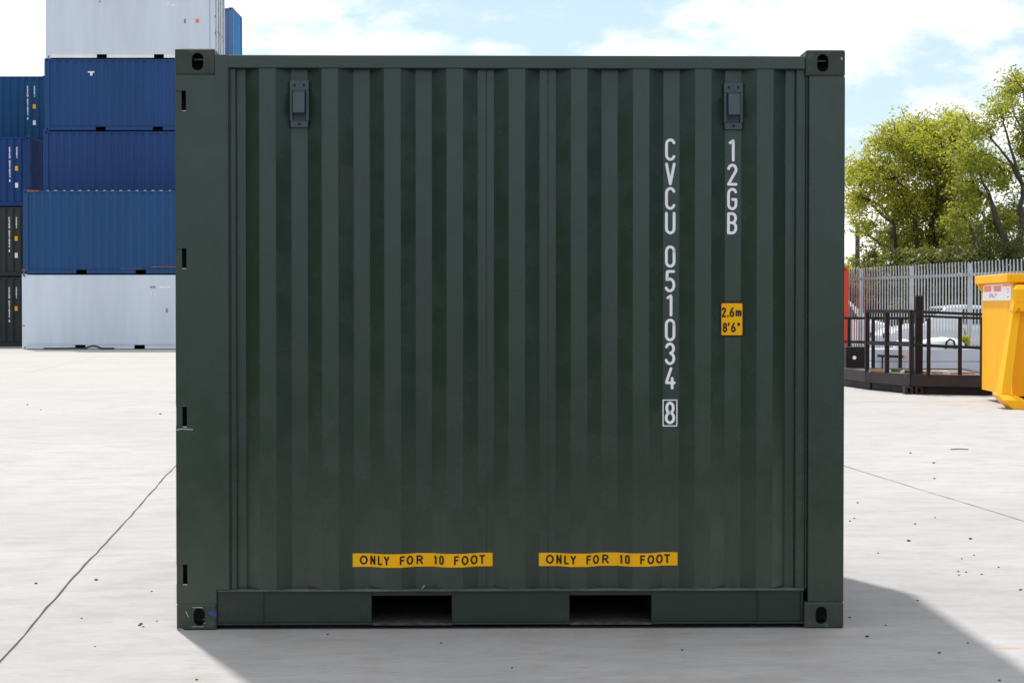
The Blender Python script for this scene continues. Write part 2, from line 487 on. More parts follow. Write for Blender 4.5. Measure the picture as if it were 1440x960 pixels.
            for k in range(len(prof) - 1):
                (ya, da), (yb, db) = prof[k], prof[k + 1]
                mb2.face([(X(da), ya, .161), (X(db), yb, .161), (X(db), yb, H - .096), (X(da), ya, H - .096)])
                mb2.face([(X(da + .01), ya, .161), (X(db + .01), yb, .161), (X(db + .01), yb, H - .096), (X(da + .01), ya, H - .096)])
            mb2.build('end_panel', end_mat, root)
    if code:
        xr = h
        mb = MB()
        k = 0; zz = H - .39
        for chs in ('CVCU', ' ', '051034', ' ', '8'):
            if chs == ' ': zz -= .06; continue
            for c in chs:
                glyph(mb, c, xr - .80, zz - .1, .06, .1, .022, surf); zz -= .108
        mb.build('container_number', WHITE, root)
        mb = MB(); zz = H - .39
        for c in '22G' + '1': glyph(mb, c, xr - .535, zz - .1, .055, .1, .02, surf); zz -= .108
        mb.build('size_code', WHITE, root)
        MB().box(xr - .565, xr - .455, surf(xr - .51) - .034, surf(xr - .51) - .002, H - 1.27, H - 1.10).build('height_label', YEL, root)
        if code == 2:
            MB().box(xr - .565, xr - .455, surf(xr - .51) - .034, surf(xr - .51) - .002, H - 1.90, H - 1.72).build('data_plate', WHITE, root)
    root['surfx'] = 0
    del root['surfx']
    return root, surf

# ------------------------------------------------------------------ ground
def ground_material():
    m = bpy.data.materials.new('concrete'); m.use_nodes = True; t = NT(m.node_tree); b = t.n['Principled BSDF']
    co = t.new('ShaderNodeTexCoord').outputs['Object']
    rot = t.mapping(co, (1, 1, 1), (0, 0, R(-5.8)))
    streak = t.noise(t.mapping(rot, (1.0, 2.6, 1)), 2.2, 9, .62)
    streak2 = t.noise(t.mapping(rot, (2.0, 9, 1)), 5.0, 8, .6)
    big = t.noise(co, .35, 5, .6)
    med = t.noise(co, 2.2, 7, .65)
    fine = t.noise(co, 90, 4, .7)
    c = t.mix(t.ramp(big, .3, .7), (.365, .352, .342), (.412, .402, .398))
    c = t.mix(t.math('MULTIPLY', t.ramp(streak, .40, .68), .36), c, (.27, .262, .255))
    c = t.mix(t.math('MULTIPLY', t.ramp(streak2, .50, .70), .42), c, (.25, .24, .232))
    c = t.mix(t.math('MULTIPLY', t.ramp(med, .46, .70), .42), c, (.30, .27, .24))
    c = t.mix(t.math('MULTIPLY', t.ramp(fine, .58, .8), .45), c, (.19, .18, .17))
    # pale laitance flecks
    fl = t.noise(t.mapping(rot, (1, 1.6, 1)), 22, 6, .75)
    c = t.mix(t.math('MULTIPLY', t.ramp(fl, .60, .74), .35), c, (.56, .56, .56))
    sp = t.new('ShaderNodeSeparateXYZ'); t.l.new(co, sp.inputs[0])
    # far concrete is a warmer, older pour
    warm = t.ramp(sp.outputs[1], 16, 34, 0, .3)
    c = t.mix(warm, c, (.44, .40, .345))
    # rust and timber stains with their own shapes
    for (px, D, rx, ry, col, a) in [(1425, 7.95, .07, .04, (.42, .27, .17), .8), (822, 7.52, .05, .012, (.36, .16, .10), .9),
                                    (1340, 17.0, .35, .08, (.42, .33, .24), .5), (480, 8.15, .16, .03, (.36, .26, .18), .6), (1090, 8.05, .25, .06, (.36, .29, .23), .5),
                                    (60, 55.0, 5., 6., (.42, .39, .35), .5)]:
        X, Y = at(px, D)
        a1 = t.math('DIVIDE', t.math('SUBTRACT', sp.outputs[0], X), rx); a2 = t.math('DIVIDE', t.math('SUBTRACT', sp.outputs[1], Y), ry)
        r2 = t.math('ADD', t.math('MULTIPLY', a1, a1), t.math('MULTIPLY', a2, a2))
        g = t.math('EXPONENT', t.math('MULTIPLY', r2, -1.0))
        g = t.ramp(t.math('ADD', g, t.math('MULTIPLY', t.math('SUBTRACT', t.noise(co, 11, 6, .7), .5), 1.2)), .35, .9)
        c = t.mix(t.math('MULTIPLY', g, a, clamp=True), c, col)
    t.put(b.inputs['Base Color'], c)
    b.inputs['Roughness'].default_value = .85; b.inputs['Specular IOR Level'].default_value = .3
    bn = t.new('ShaderNodeBump'); bn.inputs['Strength'].default_value = .35; bn.inputs['Distance'].default_value = .005
    hgt = t.math('ADD', t.math('ADD', t.math('MULTIPLY', streak2, .8), t.math('MULTIPLY', fine, .5)), t.math('MULTIPLY', med, .8))
    t.put(bn.inputs['Height'], hgt); t.put(b.inputs['Normal'], bn.outputs[0])
    return m
MB().box(-900, 900, -2.7, 1600, -.3, 0).build('ground', ground_material())
ADDED_ASPH = mat('added_asphalt', (.055, .055, .054), .9, var=.25, vscale=2, bump=.5, bscale=80)
MB().box(-900, 900, -900, -2.7, -.3, -.002).build('added_dark_road', ADDED_ASPH); tag(bpy.data.objects['added_dark_road'], kind='structure')  # unseen dark surface, added to cut bounce light on the container's lower face
tag(bpy.data.objects['ground'], kind='structure')
# rough verge beyond the fence
VERGE = mat('verge_grass', (.07, .085, .03), .95, var=.5, vscale=1.2, dirt=(.12, .1, .06), dirt_amt=.6)
v = MB(); v.face([(13.2, 36, .004), (60, 36, .004), (60, 300, .004), (-40, 300, .004), (-40, 68, .004), (11.5, 68, .004), (12.5, 50, .004)]); v.build('verge', VERGE, fix=False)
tag(bpy.data.objects['verge'], kind='structure')

JM = mat('joint_sealant', (.035, .033, .032), .8, var=.5, vscale=40)
def joint(p0, p1, wd, seed, m=JM, z=.003):
    rnd = random.Random(seed); a = Vector(p0); b = Vector(p1); n = max(8, int((b - a).length / .25)); d = (b - a).normalized(); nn = Vector((-d.y, d.x))
    mb = MB(); off = 0
    for k in range(n + 1):
        p = a.lerp(b, k / n); off = off * .8 + rnd.uniform(-.004, .004) * (wd / .009); ww = wd * rnd.uniform(.45, 1.1) / 2
        q0 = p + nn * (off - ww); q1 = p + nn * (off + ww); mb.v += [(q0.x, q0.y, z), (q1.x, q1.y, z)]
        if k: i = 2 * k; mb.f.append((i - 2, i - 1, i + 1, i))
    o = mb.build('expansion_joint', m); tag(o, kind='structure')
jd = Vector((-.102, 1)).normalized()
JF = mat('worn_joint', (.14, .135, .13), .8, var=.6, vscale=30)
def jline(X, D, D0, D1, wd, seed, m=JM):
    p = Vector((X, D + CAMY)); joint(p + jd * (D0 - D), p + jd * (D1 - D), wd, seed, m)
jline(-2.10, 7.74, 4, 56, .0125, 1); jline(3.46, 12.72, 4, 44, .010, 2, JF)
jline(-8.5, 20, 8, 56, .010, 3, JF); jline(9.3, 12, 8, 30, .010, 4, JF)
cr = Vector((1, .102)).normalized()
for (D, wd, x0, x1) in ((28.3, .03, 1, 14), (55.6, .05, -24, -9.5), (61.0, .04, -26, -12)):
    joint(Vector((0, D + CAMY)) + cr * x0 - Vector((0, .102 * (x0 if x0 > 0 else x1))), Vector((0, D + CAMY)) + cr * x1 - Vector((0, .102 * (x0 if x0 > 0 else x1))), wd, int(D), JF)
joint((3.2, 2.55), (6.1, 2.30), .006, 31, JF); joint((2.2, -.75), (3.4, -.62), .005, 32, JF)
joint((-4.2, 3.4), (-3.0, 3.35), .005, 33, JF); joint((-3.2, 8.1), (-2.2, 8.2), .008, 34, JF)

# ------------------------------------------------------------------ the green container
POCK = ((-.626, -.266), (.263, .632))
main, msurf = container((-.004, 0.022, 0), R(1.0), 2.991, 2.591, GREEN, 'large dark green shipping container in the foreground with white vertical lettering and two vents',
                        pockets=POCK, rail_mat=RAILG, cast_mat=GREEN2, main=True)
# patches on the bottom left casting
mb = MB(); h = 2.991 / 2
mb.face([(-h + .140, -.0012, .084), (-h + .178, -.0012, .086), (-h + .178, -.0012, .058), (-h + .160, -.0012, .064), (-h + .147, -.0012, .070)])
mb.build('paint_scrape', BLUEP, main)
def scr(pts): 
    q = MB(); q.face(pts); q.build('scratch', BARE, main)
for (a, b_, c, d) in ((.068, .118, .1000, .1038), (.062, .122, .0145, .0175), (.118, .130, .030, .034)):
    scr([(-h + a, -.0012, c + .001), (-h + b_, -.0012, c), (-h + b_ - .004, -.0012, d), (-h + a + .006, -.0012, d - .0005)])
scr([(-h + .040, -.0012, .086), (-h + .043, -.0012, .085), (-h + .056, -.0012, .060), (-h + .052, -.0012, .059)])
scr([(-h + .0, -.0012, .004), (-h + .03, -.0012, .001), (-h + .034, -.0012, .004), (-h + .012, -.0012, .010)])
for (a, b_, c, d) in ((.02, .09, .1155, .1170), (.1, .17, .1155, .1168)):
    scr([(-h + a, -.0012, 2.473 + c), (-h + b_, -.0012, 2.473 + c), (-h + b_, -.0012, 2.473 + d), (-h + a, -.0012, 2.473 + d)])
scr([(h - .02, -.0012, 2.545), (h - .014, -.0012, 2.546), (h - .015, -.0012, 2.560), (h - .021, -.0012, 2.555)])
RSP = mat('rust_speck', (.20, .085, .04), .85, var=.4, vscale=80)
rk = random.Random(21)
for k in range(9):
    cx_, cz_ = rk.choice([(rk.uniform(-.62, -.27), .0245 + rk.uniform(0, .002)), (rk.uniform(.27, .63), .025), (rk.uniform(-h + .02, -h + .16), rk.uniform(.01, .11)), (rk.uniform(h - .15, h - .01), rk.uniform(.004, .02))])
    y_ = .0068 if abs(cx_) < 1.2 else -.0013; n_ = 7; w_ = rk.uniform(.003, .010)
    pp = MB(); pp.face([(cx_ + w_ * math.cos(6.283 * q / n_) * rk.uniform(.6, 1.2), y_, max(.002, cz_ + .35 * w_ * math.sin(6.283 * q / n_))) for q in range(n_)])
    pp.build('rust_chip', RSP, main)
# vents
def vent(xc, zt):
    v = MB()
    y1 = .048; y0 = .030
    wv, hv = .043, .208
    v.box(xc - wv, xc - wv + .014, y0, y1, zt - hv + .030, zt - .044); v.box(xc + wv - .014, xc + wv, y0, y1, zt - hv + .030, zt - .044)
    v.box(xc - wv, xc + wv, y0, y1, zt - .044, zt); v.box(xc - wv + .004, xc + wv - .004, y0, y1, zt - hv, zt - hv + .030)
    v.box(xc - wv + .014, xc + wv - .014, .042, .047, zt - hv + .030, zt - .044)
    o = v.build('vent', VENTG, main, bevel=.003)
    hd = MB().prism([(.041, zt - .042), (.030, zt - .042), (.004, zt - .056), (-.004, zt - .146), (.041, zt - .146)], 0, xc - .026, xc + .026)
    hd.build('vent_hood', VENTG, o, bevel=.003)
    for (dx, dz) in ((-.021, -.020), (.021, -.020), (0, -.193)):
        MB().tube([(xc + dx, y0 - .0025, zt + dz), (xc + dx, y0 + .002, zt + dz)], .0055, 10).build('vent_screw', DARK, o)
vent(-.946, 2.452); vent(.998, 2.446)
# white container number, size code
def zpx(y): return (884 - y) / 314.0
mb = MB(); xc = (942.5 - 717.5) / 314
for c, t0, b0 in (('C', 193.7, 225), ('V', 227.7, 259.5), ('C', 262, 294), ('U', 297, 328.5), ('0', 344.3, 375.5), ('5', 379, 410.5), ('1', 413, 444.5),
                  ('0', 447.5, 479.5), ('3', 481, 513), ('4', 516, 547.5)):
    z0, z1 = zpx(b0), zpx(t0); wd = .047
    glyph(mb, c, xc - wd / 2, z0, wd, z1 - z0, .0125, msurf)
zz0, zz1 = zpx(599), zpx(562.5)
mb.build('container_number', WHITE, main); mb = MB()
glyph(mb, '8', xc - .0235, zpx(596.5), .047, zpx(564.5) - zpx(596.5), .0125, msurf)
for (a, b_) in (((xc - .031, zz0), (xc + .031, zz0)), ((xc + .031, zz0), (xc + .031, zz1)), ((xc + .031, zz1), (xc - .031, zz1)), ((xc - .031, zz1), (xc - .031, zz0))):
    stroke(mb, [a, b_], .0045, 3, msurf)
mb.build('check_digit', WHITE, main)
mb = MB(); xc = (1030 - 717.5) / 314
for c, t0, b0 in (('1', 194.5, 226), ('2', 229, 260), ('G', 263, 294.5), ('B', 297.5, 328.5)):
    glyph(mb, c, xc - .0225, zpx(b0), .046, zpx(t0) - zpx(b0), .0125, msurf)
mb.build('size_code', WHITE, main)
# stickers that follow the corrugation
def sticker(name, x0, x1, z0, z1, m, lift, parent, skew=0.0, rad=0):
    mb = MB(); n = max(2, int((x1 - x0) / .0015))
    for k in range(n + 1):
        x = x0 + (x1 - x0) * k / n; e = min(x - x0, x1 - x)
        ins = rad - math.sqrt(max(0, rad * rad - (rad - e) ** 2)) if rad and e < rad else 0
        dz = skew * (k / n)
        mb.v += [(x, msurf(x) - lift, z0 + ins + dz), (x, msurf(x) - lift, z1 - ins + dz)]
        if k: i = 2 * k; mb.f.append((i - 2, i, i + 1, i - 1))
    return mb.build(name, m, parent, fix=False)
x0, x1 = (1012 - 717.5) / 314, (1047.5 - 717.5) / 314
s1 = sticker('height_label', x0, x1, zpx(474), zpx(422.5), BLK, .0006, main, rad=.008)
sticker('label_face', x0 + .009, x1 - .009, zpx(470.8), zpx(425.8), YEL, .0014, s1, rad=.004)
mb = MB(); sf = lambda x: msurf(x) - .0013
for c, a, b_, z0, hh in (('2', 1015.3, 1021.7, 445.5, 14), ('.', 1022.5, 1026, 445.5, 14), ('6', 1026.5, 1033.5, 445.5, 14), ('m', 1035, 1043.5, 444.5, 13.5),
                         (None,) * 5, ('8', 1016.5, 1023.5, 467, 14), ("'", 1023.5, 1027.5, 467, 14), ('6', 1028.5, 1035.5, 467, 14), ('"', 1037, 1042, 467, 14)):
    if c is None: mb.build('lettering', BLK, s1); mb = MB(); continue
    glyph(mb, c, (a - 717.5) / 314, zpx(z0), (b_ - a) / 314, hh / 314, .0080, sf)
mb.build('lettering', BLK, s1)
for (a, b_, ya, yb) in ((494, 691.5, 778.5, 797.5), (757, 953.5, 778.3, 797)):
    X0, X1 = (a - 717.5) / 314, (b_ - 717.5) / 314; z0, z1 = zpx(yb), zpx(ya)
    s2 = sticker('warning_strip', X0, X1, z0, z1, YEL, .0008, main, skew=.0015)
    mb = MB(); sf = lambda x: msurf(x) - .0011
    last = 0
    for c, u0, u1 in (('O', 135, 198), ('N', 217, 258), ('L', 277, 313), ('Y', 325, 370), ('F', 450, 490), ('O', 503, 553), ('R', 578, 630), ('1', 712, 742),
                      ('0', 755, 792), ('F', 872, 912), ('O', 930, 985), ('O', 1000, 1056), ('T', 1066, 1114)):
        if last and u0 - last > 60: mb.build('lettering', BLK, s2); mb = MB()
        last = u1
        f0, f1 = (u0 - 80) / 1092, (u1 - 80) / 1092; sk = .0015 * f0
        glyph(mb, c, X0 + (X1 - X0) * f0, z0 + .0105 + sk, (X1 - X0) * (f1 - f0), .041, .0078, sf)
    mb.build('lettering', BLK, s2)
# sprig of wire on the sill
MB().tube([(-.400, .010, .181), (-.395, .004, .188), (-.388, .002, .198)], .0022, 6).build('wire_end', BARE, main)

# ------------------------------------------------------------------ container stacks on the left
P20 = ((-1.205, -.845), (.845, 1.205))
GRP = 'twenty foot containers stacked at the back of the yard'
def far(px_left, D, z, H, m, label, px_right=None, **kw):
    L = 6.058
    X = (px_left - 720) * D / F + L / 2 if px_right is None else (px_right - 720) * D / F - L / 2
    return container((X, D + CAMY, z), 0, L, H, m, label, group=GRP, **kw)
# front stack
DA = 65.1
far(31, DA, 0, 2.591, WHP, 'pale grey flat-sided container at the bottom of the front stack, on the ground', style='flat', pockets=P20, doors='right')
far(33, DA, 2.592, 2.896, BLUE2, 'tall mid blue corrugated container directly on top of the bottom pale container', pockets=P20)
DB = 67.75
far(60, DB, 0, 2.591, BLUE3, 'blue container behind the bottom pale container', pockets=P20)
far(61, DB, 2.592, 2.591, BLUE3, 'blue container behind the tall mid blue container', pockets=P20)
far(62, DB, 5.184, 2.591, BLUE3, 'navy blue container third from the ground, just above the tall mid blue one', pockets=P20)
far(64, DB, 7.776, 2.591, BLUE, 'royal blue container directly under the topmost pale container', pockets=P20, )
far(66, DB, 10.368, 2.591, WHP, 'topmost pale flat-sided container with a white bottom rail, cut by the top of the photo', style='flat', pockets=P20, rail_mat=WHP2, doors='right')
# row behind, right end sticks out
DC = 72.6
for k in range(4):
    far(0, DC, 2.592 * k, 2.591, SLATE, ['blue container hidden at the bottom of the rear stack', 'blue container second in the rear stack', 'blue container third in the rear stack', 'blue container fourth in the rear stack'][k],
        px_right=329, end_mat=SKYLIT)
far(0, DC, 2.592 * 4, 2.591, SLATE, 'blue container end with skylight painted in, poking out right of the topmost pale container', px_right=329, end_mat=SKYLIT)
# left column
DD = 69.9
far(0, DD, 0, 2.591, CHAR, 'charcoal container on the ground at the left edge with white code and yellow label', px_right=42, code=1)
far(0, DD, 2.592, 2.591, CHAR, 'charcoal container second from the ground at the left edge, white plate under its yellow label', px_right=42.5, code=2)
far(0, DD, 5.184, 2.591, NAVY, 'deep blue container at the left edge sitting on the upper charcoal container', px_right=43.5, code=2)
DE = 72.8
for k in range(3):
    far(0, DE, 2.592 * k, 2.591, TEAL, ['teal blue container hidden behind the lowest charcoal container', 'teal blue container hidden behind the upper charcoal container', 'teal blue container hidden behind the deep blue container'][k], px_right=68)
far(0, DE, 7.776, 2.591, TEAL, 'teal blue container at the top of the left edge column beside the royal blue one', px_right=68, code=2)

# added unseen container rows on both sides, darkening reflections on the corrugated slopes
SIDE = []
for (X, cols) in ((-13.0, (CHAR, GREEN2)), (15.4, (NAVY, CHAR))):
    for j in range(4):
        for k in range(2):
            o, _ = container((X, 1.5 - 6.2 * j - (0 if X < 0 else 6.06 * 0), 2.592 * k), R(90), 6.058, 2.591, cols[(j + k) % 2],
                             'added unseen container in the row along the %s side of the yard' % ('left' if X < 0 else 'right'), group='added containers along the yard sides for darker reflections', pockets=P20)

# marks and rust on the visible stack faces
def pos(px, py, D): return ((px - 720) * D / F, D + CAMY, EYE + (432 - py) * D / F)
def mark(mb, px0, px1, py0, py1, D):
    a = pos(px0, py1, D); b = pos(px1, py0, D); mb.box(a[0], b[0], a[1], a[1] + .004, a[2], b[2])
kids = [o for o in bpy.data.objects if o.parent is None and o.get('label')]
def byl(s): return next(o for o in kids if s in o['label'])
def stick(name, m, parent, rects, D):
    for q in rects:
        mb = MB(); mark(mb, *q, D); o = mb.build(name, m); o.parent = parent
        o.matrix_parent_inverse = Matrix.Translation(-parent.location)
top = byl('topmost pale'); bot = byl('bottom of the front stack'); mid = byl('tall mid blue corrugated'); roy = byl('royal blue container directly')
ORG = mat('orange_mark', (.75, .18, .05), .6); GRM = mat('grey_mark', (.22, .23, .26), .6, var=.3)
stick('hazard_label', ORG, top, [(276.5, 281, 28, 33), ], DB + .002)
stick('serial_mark', GRM, top, [(260, 262.5, 28, 34), (141, 143.5, 2, 5), (303, 304.5, 22, 26), (303, 304.5, 46, 50)], DB + .002)
stick('faded_logo', WHP2, top, [(236, 240, 4, 9), (242, 247, 7, 10), (252, 264, 0, 2)], DB + .002)
stick('serial_mark', GRM, bot, [(211, 219, 402, 404.5), (233, 236, 433, 439)], DA + .002)
stick('faded_logo', WHP2, bot, [(212, 215, 410, 416), (216, 219, 410, 416), (224, 240, 402, 405)], DA + .002)
stick('red_reflector', ORG, bot, [(30.5, 35, 456.5, 458.5)], DA - .004)
stick('rust_patch', RUST, mid, [(31.5, 36, 378, 381), (32.5, 34.5, 382, 388), (46.5, 51, 382.2, 383), (38, 56, 267.2, 269.5)], DA - .006)
stick('bare_chips', BARE, mid, [(66 + 11.4 * k + random.Random(k).uniform(-1, 1), 70 + 11.4 * k, 267.4, 268.4) for k in range(16)], DA - .004)
stick('rust_patch', RUST, mid, [(212, 248, 374.2, 375.6), (170, 200, 377, 377.6)], DA + .004)
stick('scuff', WHP2, roy, [(125, 134, 101, 103), (128, 131.5, 103, 107)], DB + .010)
# black hose at the foot of the stack
pts = []
for k in range(30):
    px = 62 + 100 * k / 29; pts.append(((px - 720) * 64.2 / F, 64.2 + CAMY - .3 * math.sin(k * .3), .05 + (.08 if 16 < k < 24 else 0) * math.sin((k - 16) / 8 * math.pi)))
tag(MB().tube(pts, .035, 6).build('hose', mat('black_rubber', (.02, .02, .022), .6), smooth=True), 'black hose lying along the foot of the bottom pale container', 'hose')

# red container on the right, mostly hidden behind the green one
X, Y = at(1193.3, 46.5)
container((X - 3.029, Y, 0), 0, 6.058, 2.438, REDP, 'red container whose edge shows just right of the dark green container', pockets=P20)

# ------------------------------------------------------------------ palisade fence
GALV = mat('galvanised_steel', (.46, .49, .52), .42, metal=.35, var=.2, vscale=3, dirt=(.3, .32, .34), dirt_amt=.5)
fb = Vector((.625, -3.15)); bl_ = fb.length; fd = fb.normalized()
f0 = Vector((8.82, 48 + CAMY)) - fb * 5; NB = 16
fence = thing('palisade_fence', (f0.x, f0.y, 0), math.atan2(fd.y, fd.x), label='galvanised steel palisade fence with pointed pales, crossing behind the yellow skip', cat='fence')
rnd = random.Random(5)
for k in range(NB + 1):
    mb = MB().box(k * bl_ - .05, k * bl_ + .05, .02, .075, 0, 2.42).box(k * bl_ - .012, k * bl_ + .012, .075, .12, 0, 2.42)
    mb.build('post', GALV, fence)
for z in (.35, 2.13):
    MB().box(0, NB * bl_, -.0, .018, z, z + .05).box(0, NB * bl_, .0, .006, z + .05, z + .07).build('rail', GALV, fence)
pale = MB()
w2 = .027
def pale_mb(x, lean):
    mb = MB(); H_ = 2.45
    pr = [(-w2, -.022), (-w2 * .45, -.034), (w2 * .45, -.034), (w2, -.022)]
    lv = [(.06, 0, 1), (H_ - .17, 0, 1), (H_ - .10, -.004, .95), (H_ - .04, -.006, .7), (H_, 0, .12)]
    rows = []
    for (z, dy, sc) in lv:
        rows.append([(px * sc + lean * z, py + dy, z) for px, py in pr] + [(px * sc + lean * z, py + dy + .004, z) for px, py in pr[::-1]])
    i = 0; n = 8
    for r_ in rows: mb.v += r_
    for a in range(len(rows) - 1):
        for b in range(n): mb.f.append((a * n + b, a * n + (b + 1) % n, (a + 1) * n + (b + 1) % n, (a + 1) * n + b))
    mb.f.append(tuple(range(n))); mb.f.append(tuple(range((len(rows) - 1) * n, len(rows) * n)))
    return mb
PM = []
for k in range(3):
    o = pale_mb(0, (k - 1) * .002).build('pale', GALV); PM.append(o.data); bpy.data.objects.remove(o)
xs = []; x = .12
while x < NB * bl_ - .1:
    xs.append(x); x += bl_ / 19
# the ones the photo shows become parts; the hidden rest is one mesh
vis = []
for x in xs:
    p = f0 + fd * x; D = p.y - CAMY; px = 720 + F * p.x / D
    (vis if 1184 < px < 1400 else vis).append((x, px))
shown = [q for q in vis if 1180 < q[1] < 1452][:100]; rest = [q for q in vis if q not in shown]
for x, px in shown:
    o = link('pale', PM[rnd.randrange(3)], fence); o.location = (x, 0, 0)
mb = MB()
for x, px in rest:
    q = pale_mb(x, 0); o_ = len(mb.v); mb.v += [(a[0] + x, a[1], a[2]) for a in q.v]; mb.f += [tuple(o_ + i for i in f_) for f_ in q.f]
o = mb.build('further_pales', GALV, fence); o['kind'] = 'stuff'

# ------------------------------------------------------------------ black railed platform
BST = mat('black_steel', (.010, .009, .012), .6, spec=.3, var=.3, vscale=4, dirt=(.06, .035, .03), dirt_amt=.35)
BST2 = mat('brown_black_steel', (.030, .021, .022), .6, spec=.3, var=.25, vscale=3, dirt=(.12, .07, .05), dirt_amt=.5)
DECK = mat('deck_steel', (.12, .11, .11), .7, var=.3, vscale=5)
def W3(px, D, z): return Vector(((px - 720) * D / F, D + CAMY, z))
c0 = W3(1282, 31.3, 0)
plat = thing('railed_platform', c0, 0, label='black steel platform with guard rails and one thick upright post, left of the yellow skip', cat='platform')
Lp = W3(1219.5, 33.0, 0) - c0; Cp = Vector((0, 0, 0)); Rp = W3(1400, 30.75, 0) - c0; BR = Rp + Vector((.3, 3.4, 0)); BL = Lp + Vector((-.15, 1.6, 0))
ring = [Lp, Cp, Rp, BR, BL]
mb = MB(); mb2 = MB()
for a, b in zip(ring, ring[1:] + ring[:1]):
    mb.bar(a + Vector((0, 0, .235)), b + Vector((0, 0, .235)), .06, .20)
    d = (b - a).normalized()
    mb2.bar(a + d * .03 + Vector((0, 0, .075)) + (Vector((BR.x / 2, 1.6, 0)) - (a + b) / 2).normalized() * .10, b - d * .03 + Vector((0, 0, .075)) + (Vector((BR.x / 2, 1.6, 0)) - (a + b) / 2).normalized() * .10, .06, .13)
mb.build('edge_beam', BST2, plat, bevel=.006); mb2.build('under_frame', BST, plat)
MB().prism([(p.x, p.y) for p in ring], 2, .300, .316).build('deck', DECK, plat)
# foot casting at the corner
for (dx_, a) in ((-.05, 0), (.12, 0)):
    boolean(MB().box(Cp.x + dx_ - .07, Cp.x + dx_ + .07, Cp.y - .05, Cp.y + .12, 0, .13),
            [oblong(Cp.x + dx_, .065, .028, .042, 1, -.1, .05)], 'foot_block', BST2, plat)
def rail_run(A, B, ts, zt_, zm, parent, t=.05):
    for z in (zt_, zm):
        MB().bar(A + Vector((0, 0, z)), B + Vector((0, 0, z)), t, t).build('guard_rail', BST, parent)
    for u in ts:
        p = A.lerp(B, u); MB().bar(p + Vector((0, 0, .316)), p + Vector((0, 0, zt_ - t / 2)), t * 1.25, t * 1.25).build('rail_post', BST, parent)
up = lambda v, z: v + Vector((0, 0, z))
rail_run(Lp, Cp, (0, .46, 1), 1.375, .82, plat, .056)
A_, B_ = Cp, W3(1383, 31.0, 0) - c0
MB().bar(up(A_, 1.375), up(B_, 1.325), .045, .045).build('guard_rail', BST, plat)
MB().bar(up(A_ + Vector((.1, 0, 0)), 1.30), up(B_, 1.262), .045, .04).build('guard_rail', BST, plat)
MB().bar(up(A_, .82), up(B_, .775), .05, .05).build('guard_rail', BST, plat)
for px in (1306, 1350, 1381):
    p = W3(px, 31.15, 0) - c0; MB().bar(up(p, .316), up(p, 1.26), .056, .056).build('rail_post', BST, plat)
p = W3(1293, 31.6, 0) - c0
MB().box(p.x - .06, p.x + .06, p.y, p.y + .12, .316, 1.64).build('upright_post', BST, plat, bevel=.006)
MB().box(Cp.x - .016 - .02, Cp.x + .02, .02, .04, .33, 1.35).build('rail_post', BST2, plat)
# debris on the deck
rr = random.Random(3)
DEB = [mat('leaf_litter', (.10, .12, .03), .9, var=.5), mat('scrap_timber', (.45, .26, .13), .8, var=.3), mat('paper_scrap', (.75, .76, .78), .8), mat('orange_scrap', (.65, .22, .05), .7)]
specs = [(1233, 1, .30, .05), (1246, 2, .10, .05), (1262, 0, .22, .06), (1272, 2, .12, .06), (1300, 1, .20, .05), (1318, 1, .26, .04), (1328, 2, .16, .05), (1342, 3, .14, .03), (1362, 1, .30, .035), (1280, 0, .2, .07)]
for i, (px, mi, ln, th) in enumerate(specs):
    D = 31.75 + rr.uniform(0, .25) + (1.0 if px < 1270 else 0)
    q = W3(px, D, .316); a = rr.uniform(-.3, .3)
    mb = MB(); n = 7
    prof = [(ln / 2 * math.cos(2 * math.pi * k / n) * rr.uniform(.8, 1.1), .06 * math.sin(2 * math.pi * k / n) * rr.uniform(.7, 1.2)) for k in range(n)]
    mb.prism(prof, 2, 0, th); o = mb.build(['leaf_clump', 'wood_offcut', 'paper_scrap', 'plastic_scrap'][mi], DEB[mi], bevel=.004)
    o.location = q; o.rotation_euler = (0, 0, a)
    lab = {0: 'small heap of green leaves on the black platform deck', 1: 'short brown wood offcut on the black platform deck', 2: 'scrap of white paper on the black platform deck', 3: 'orange plastic scrap on the black platform deck'}[mi]
    tag(o, lab, ['leaves', 'wood offcut', 'paper', 'scrap'][mi], group='litter on the black platform')

# second lower platform behind and to the left
c1 = W3(1160, 35.6, 0)
p2 = thing('steel_walkway', c1, 0, label='lower black railed walkway behind the platform, next to the red container', cat='walkway')
E = W3(1282, 35.0, 0) - c1
MB().bar(up(Vector((0, 0, 0)), .10), up(W3(1222, 33.8, 0) - c1, .10), .3, .17).build('base_beam', BST2, p2)
MB().bar(up(Vector((0, .3, 0)), 1.24), up(E, 1.24), .045, .045).build('guard_rail', BST, p2)
MB().bar(up(Vector((0, .3, 0)), .80), up(E, .78), .06, .05).build('guard_rail', BST2, p2)
for px in (1194, 1228, 1266):
    p = W3(px, 35.3, 0) - c1; MB().bar(up(p, .0), up(p, 1.24), .06, .06).build('rail_post', BST, p2)
MB().box((W3(1160, 36, 0) - c1).x, (W3(1222, 36, 0) - c1).x, .2, 1.5, .19, .21).build('deck', mat('pale_deck', (.45, .47, .5), .6, var=.2), p2)
# black cabinet
q = W3(1204.5, 35.0, .21)
cab = thing('steel_cabinet', q, 0, label='black steel cabinet with a white round spot, beside the red container', cat='cabinet')
MB().box(-.19, .19, 0, .35, .05, .50).build('cabinet_body', BST, cab, bevel=.012)
MB().box(-.16, .16, -.012, -.001, .10, .46).build('cabinet_door', BST, cab, bevel=.004)
MB().tube([(-.04, -.022, .30), (-.04, -.013, .30)], .035, 14).build('round_lock', WHITE, cab)
MB().box(-.12, .14, -.05, -.001, .04, .07).build('cabinet_sill', GALV, cab)
MB().box(-.20, .20, .02, .33, 0, .05).build('plinth', BST, cab)

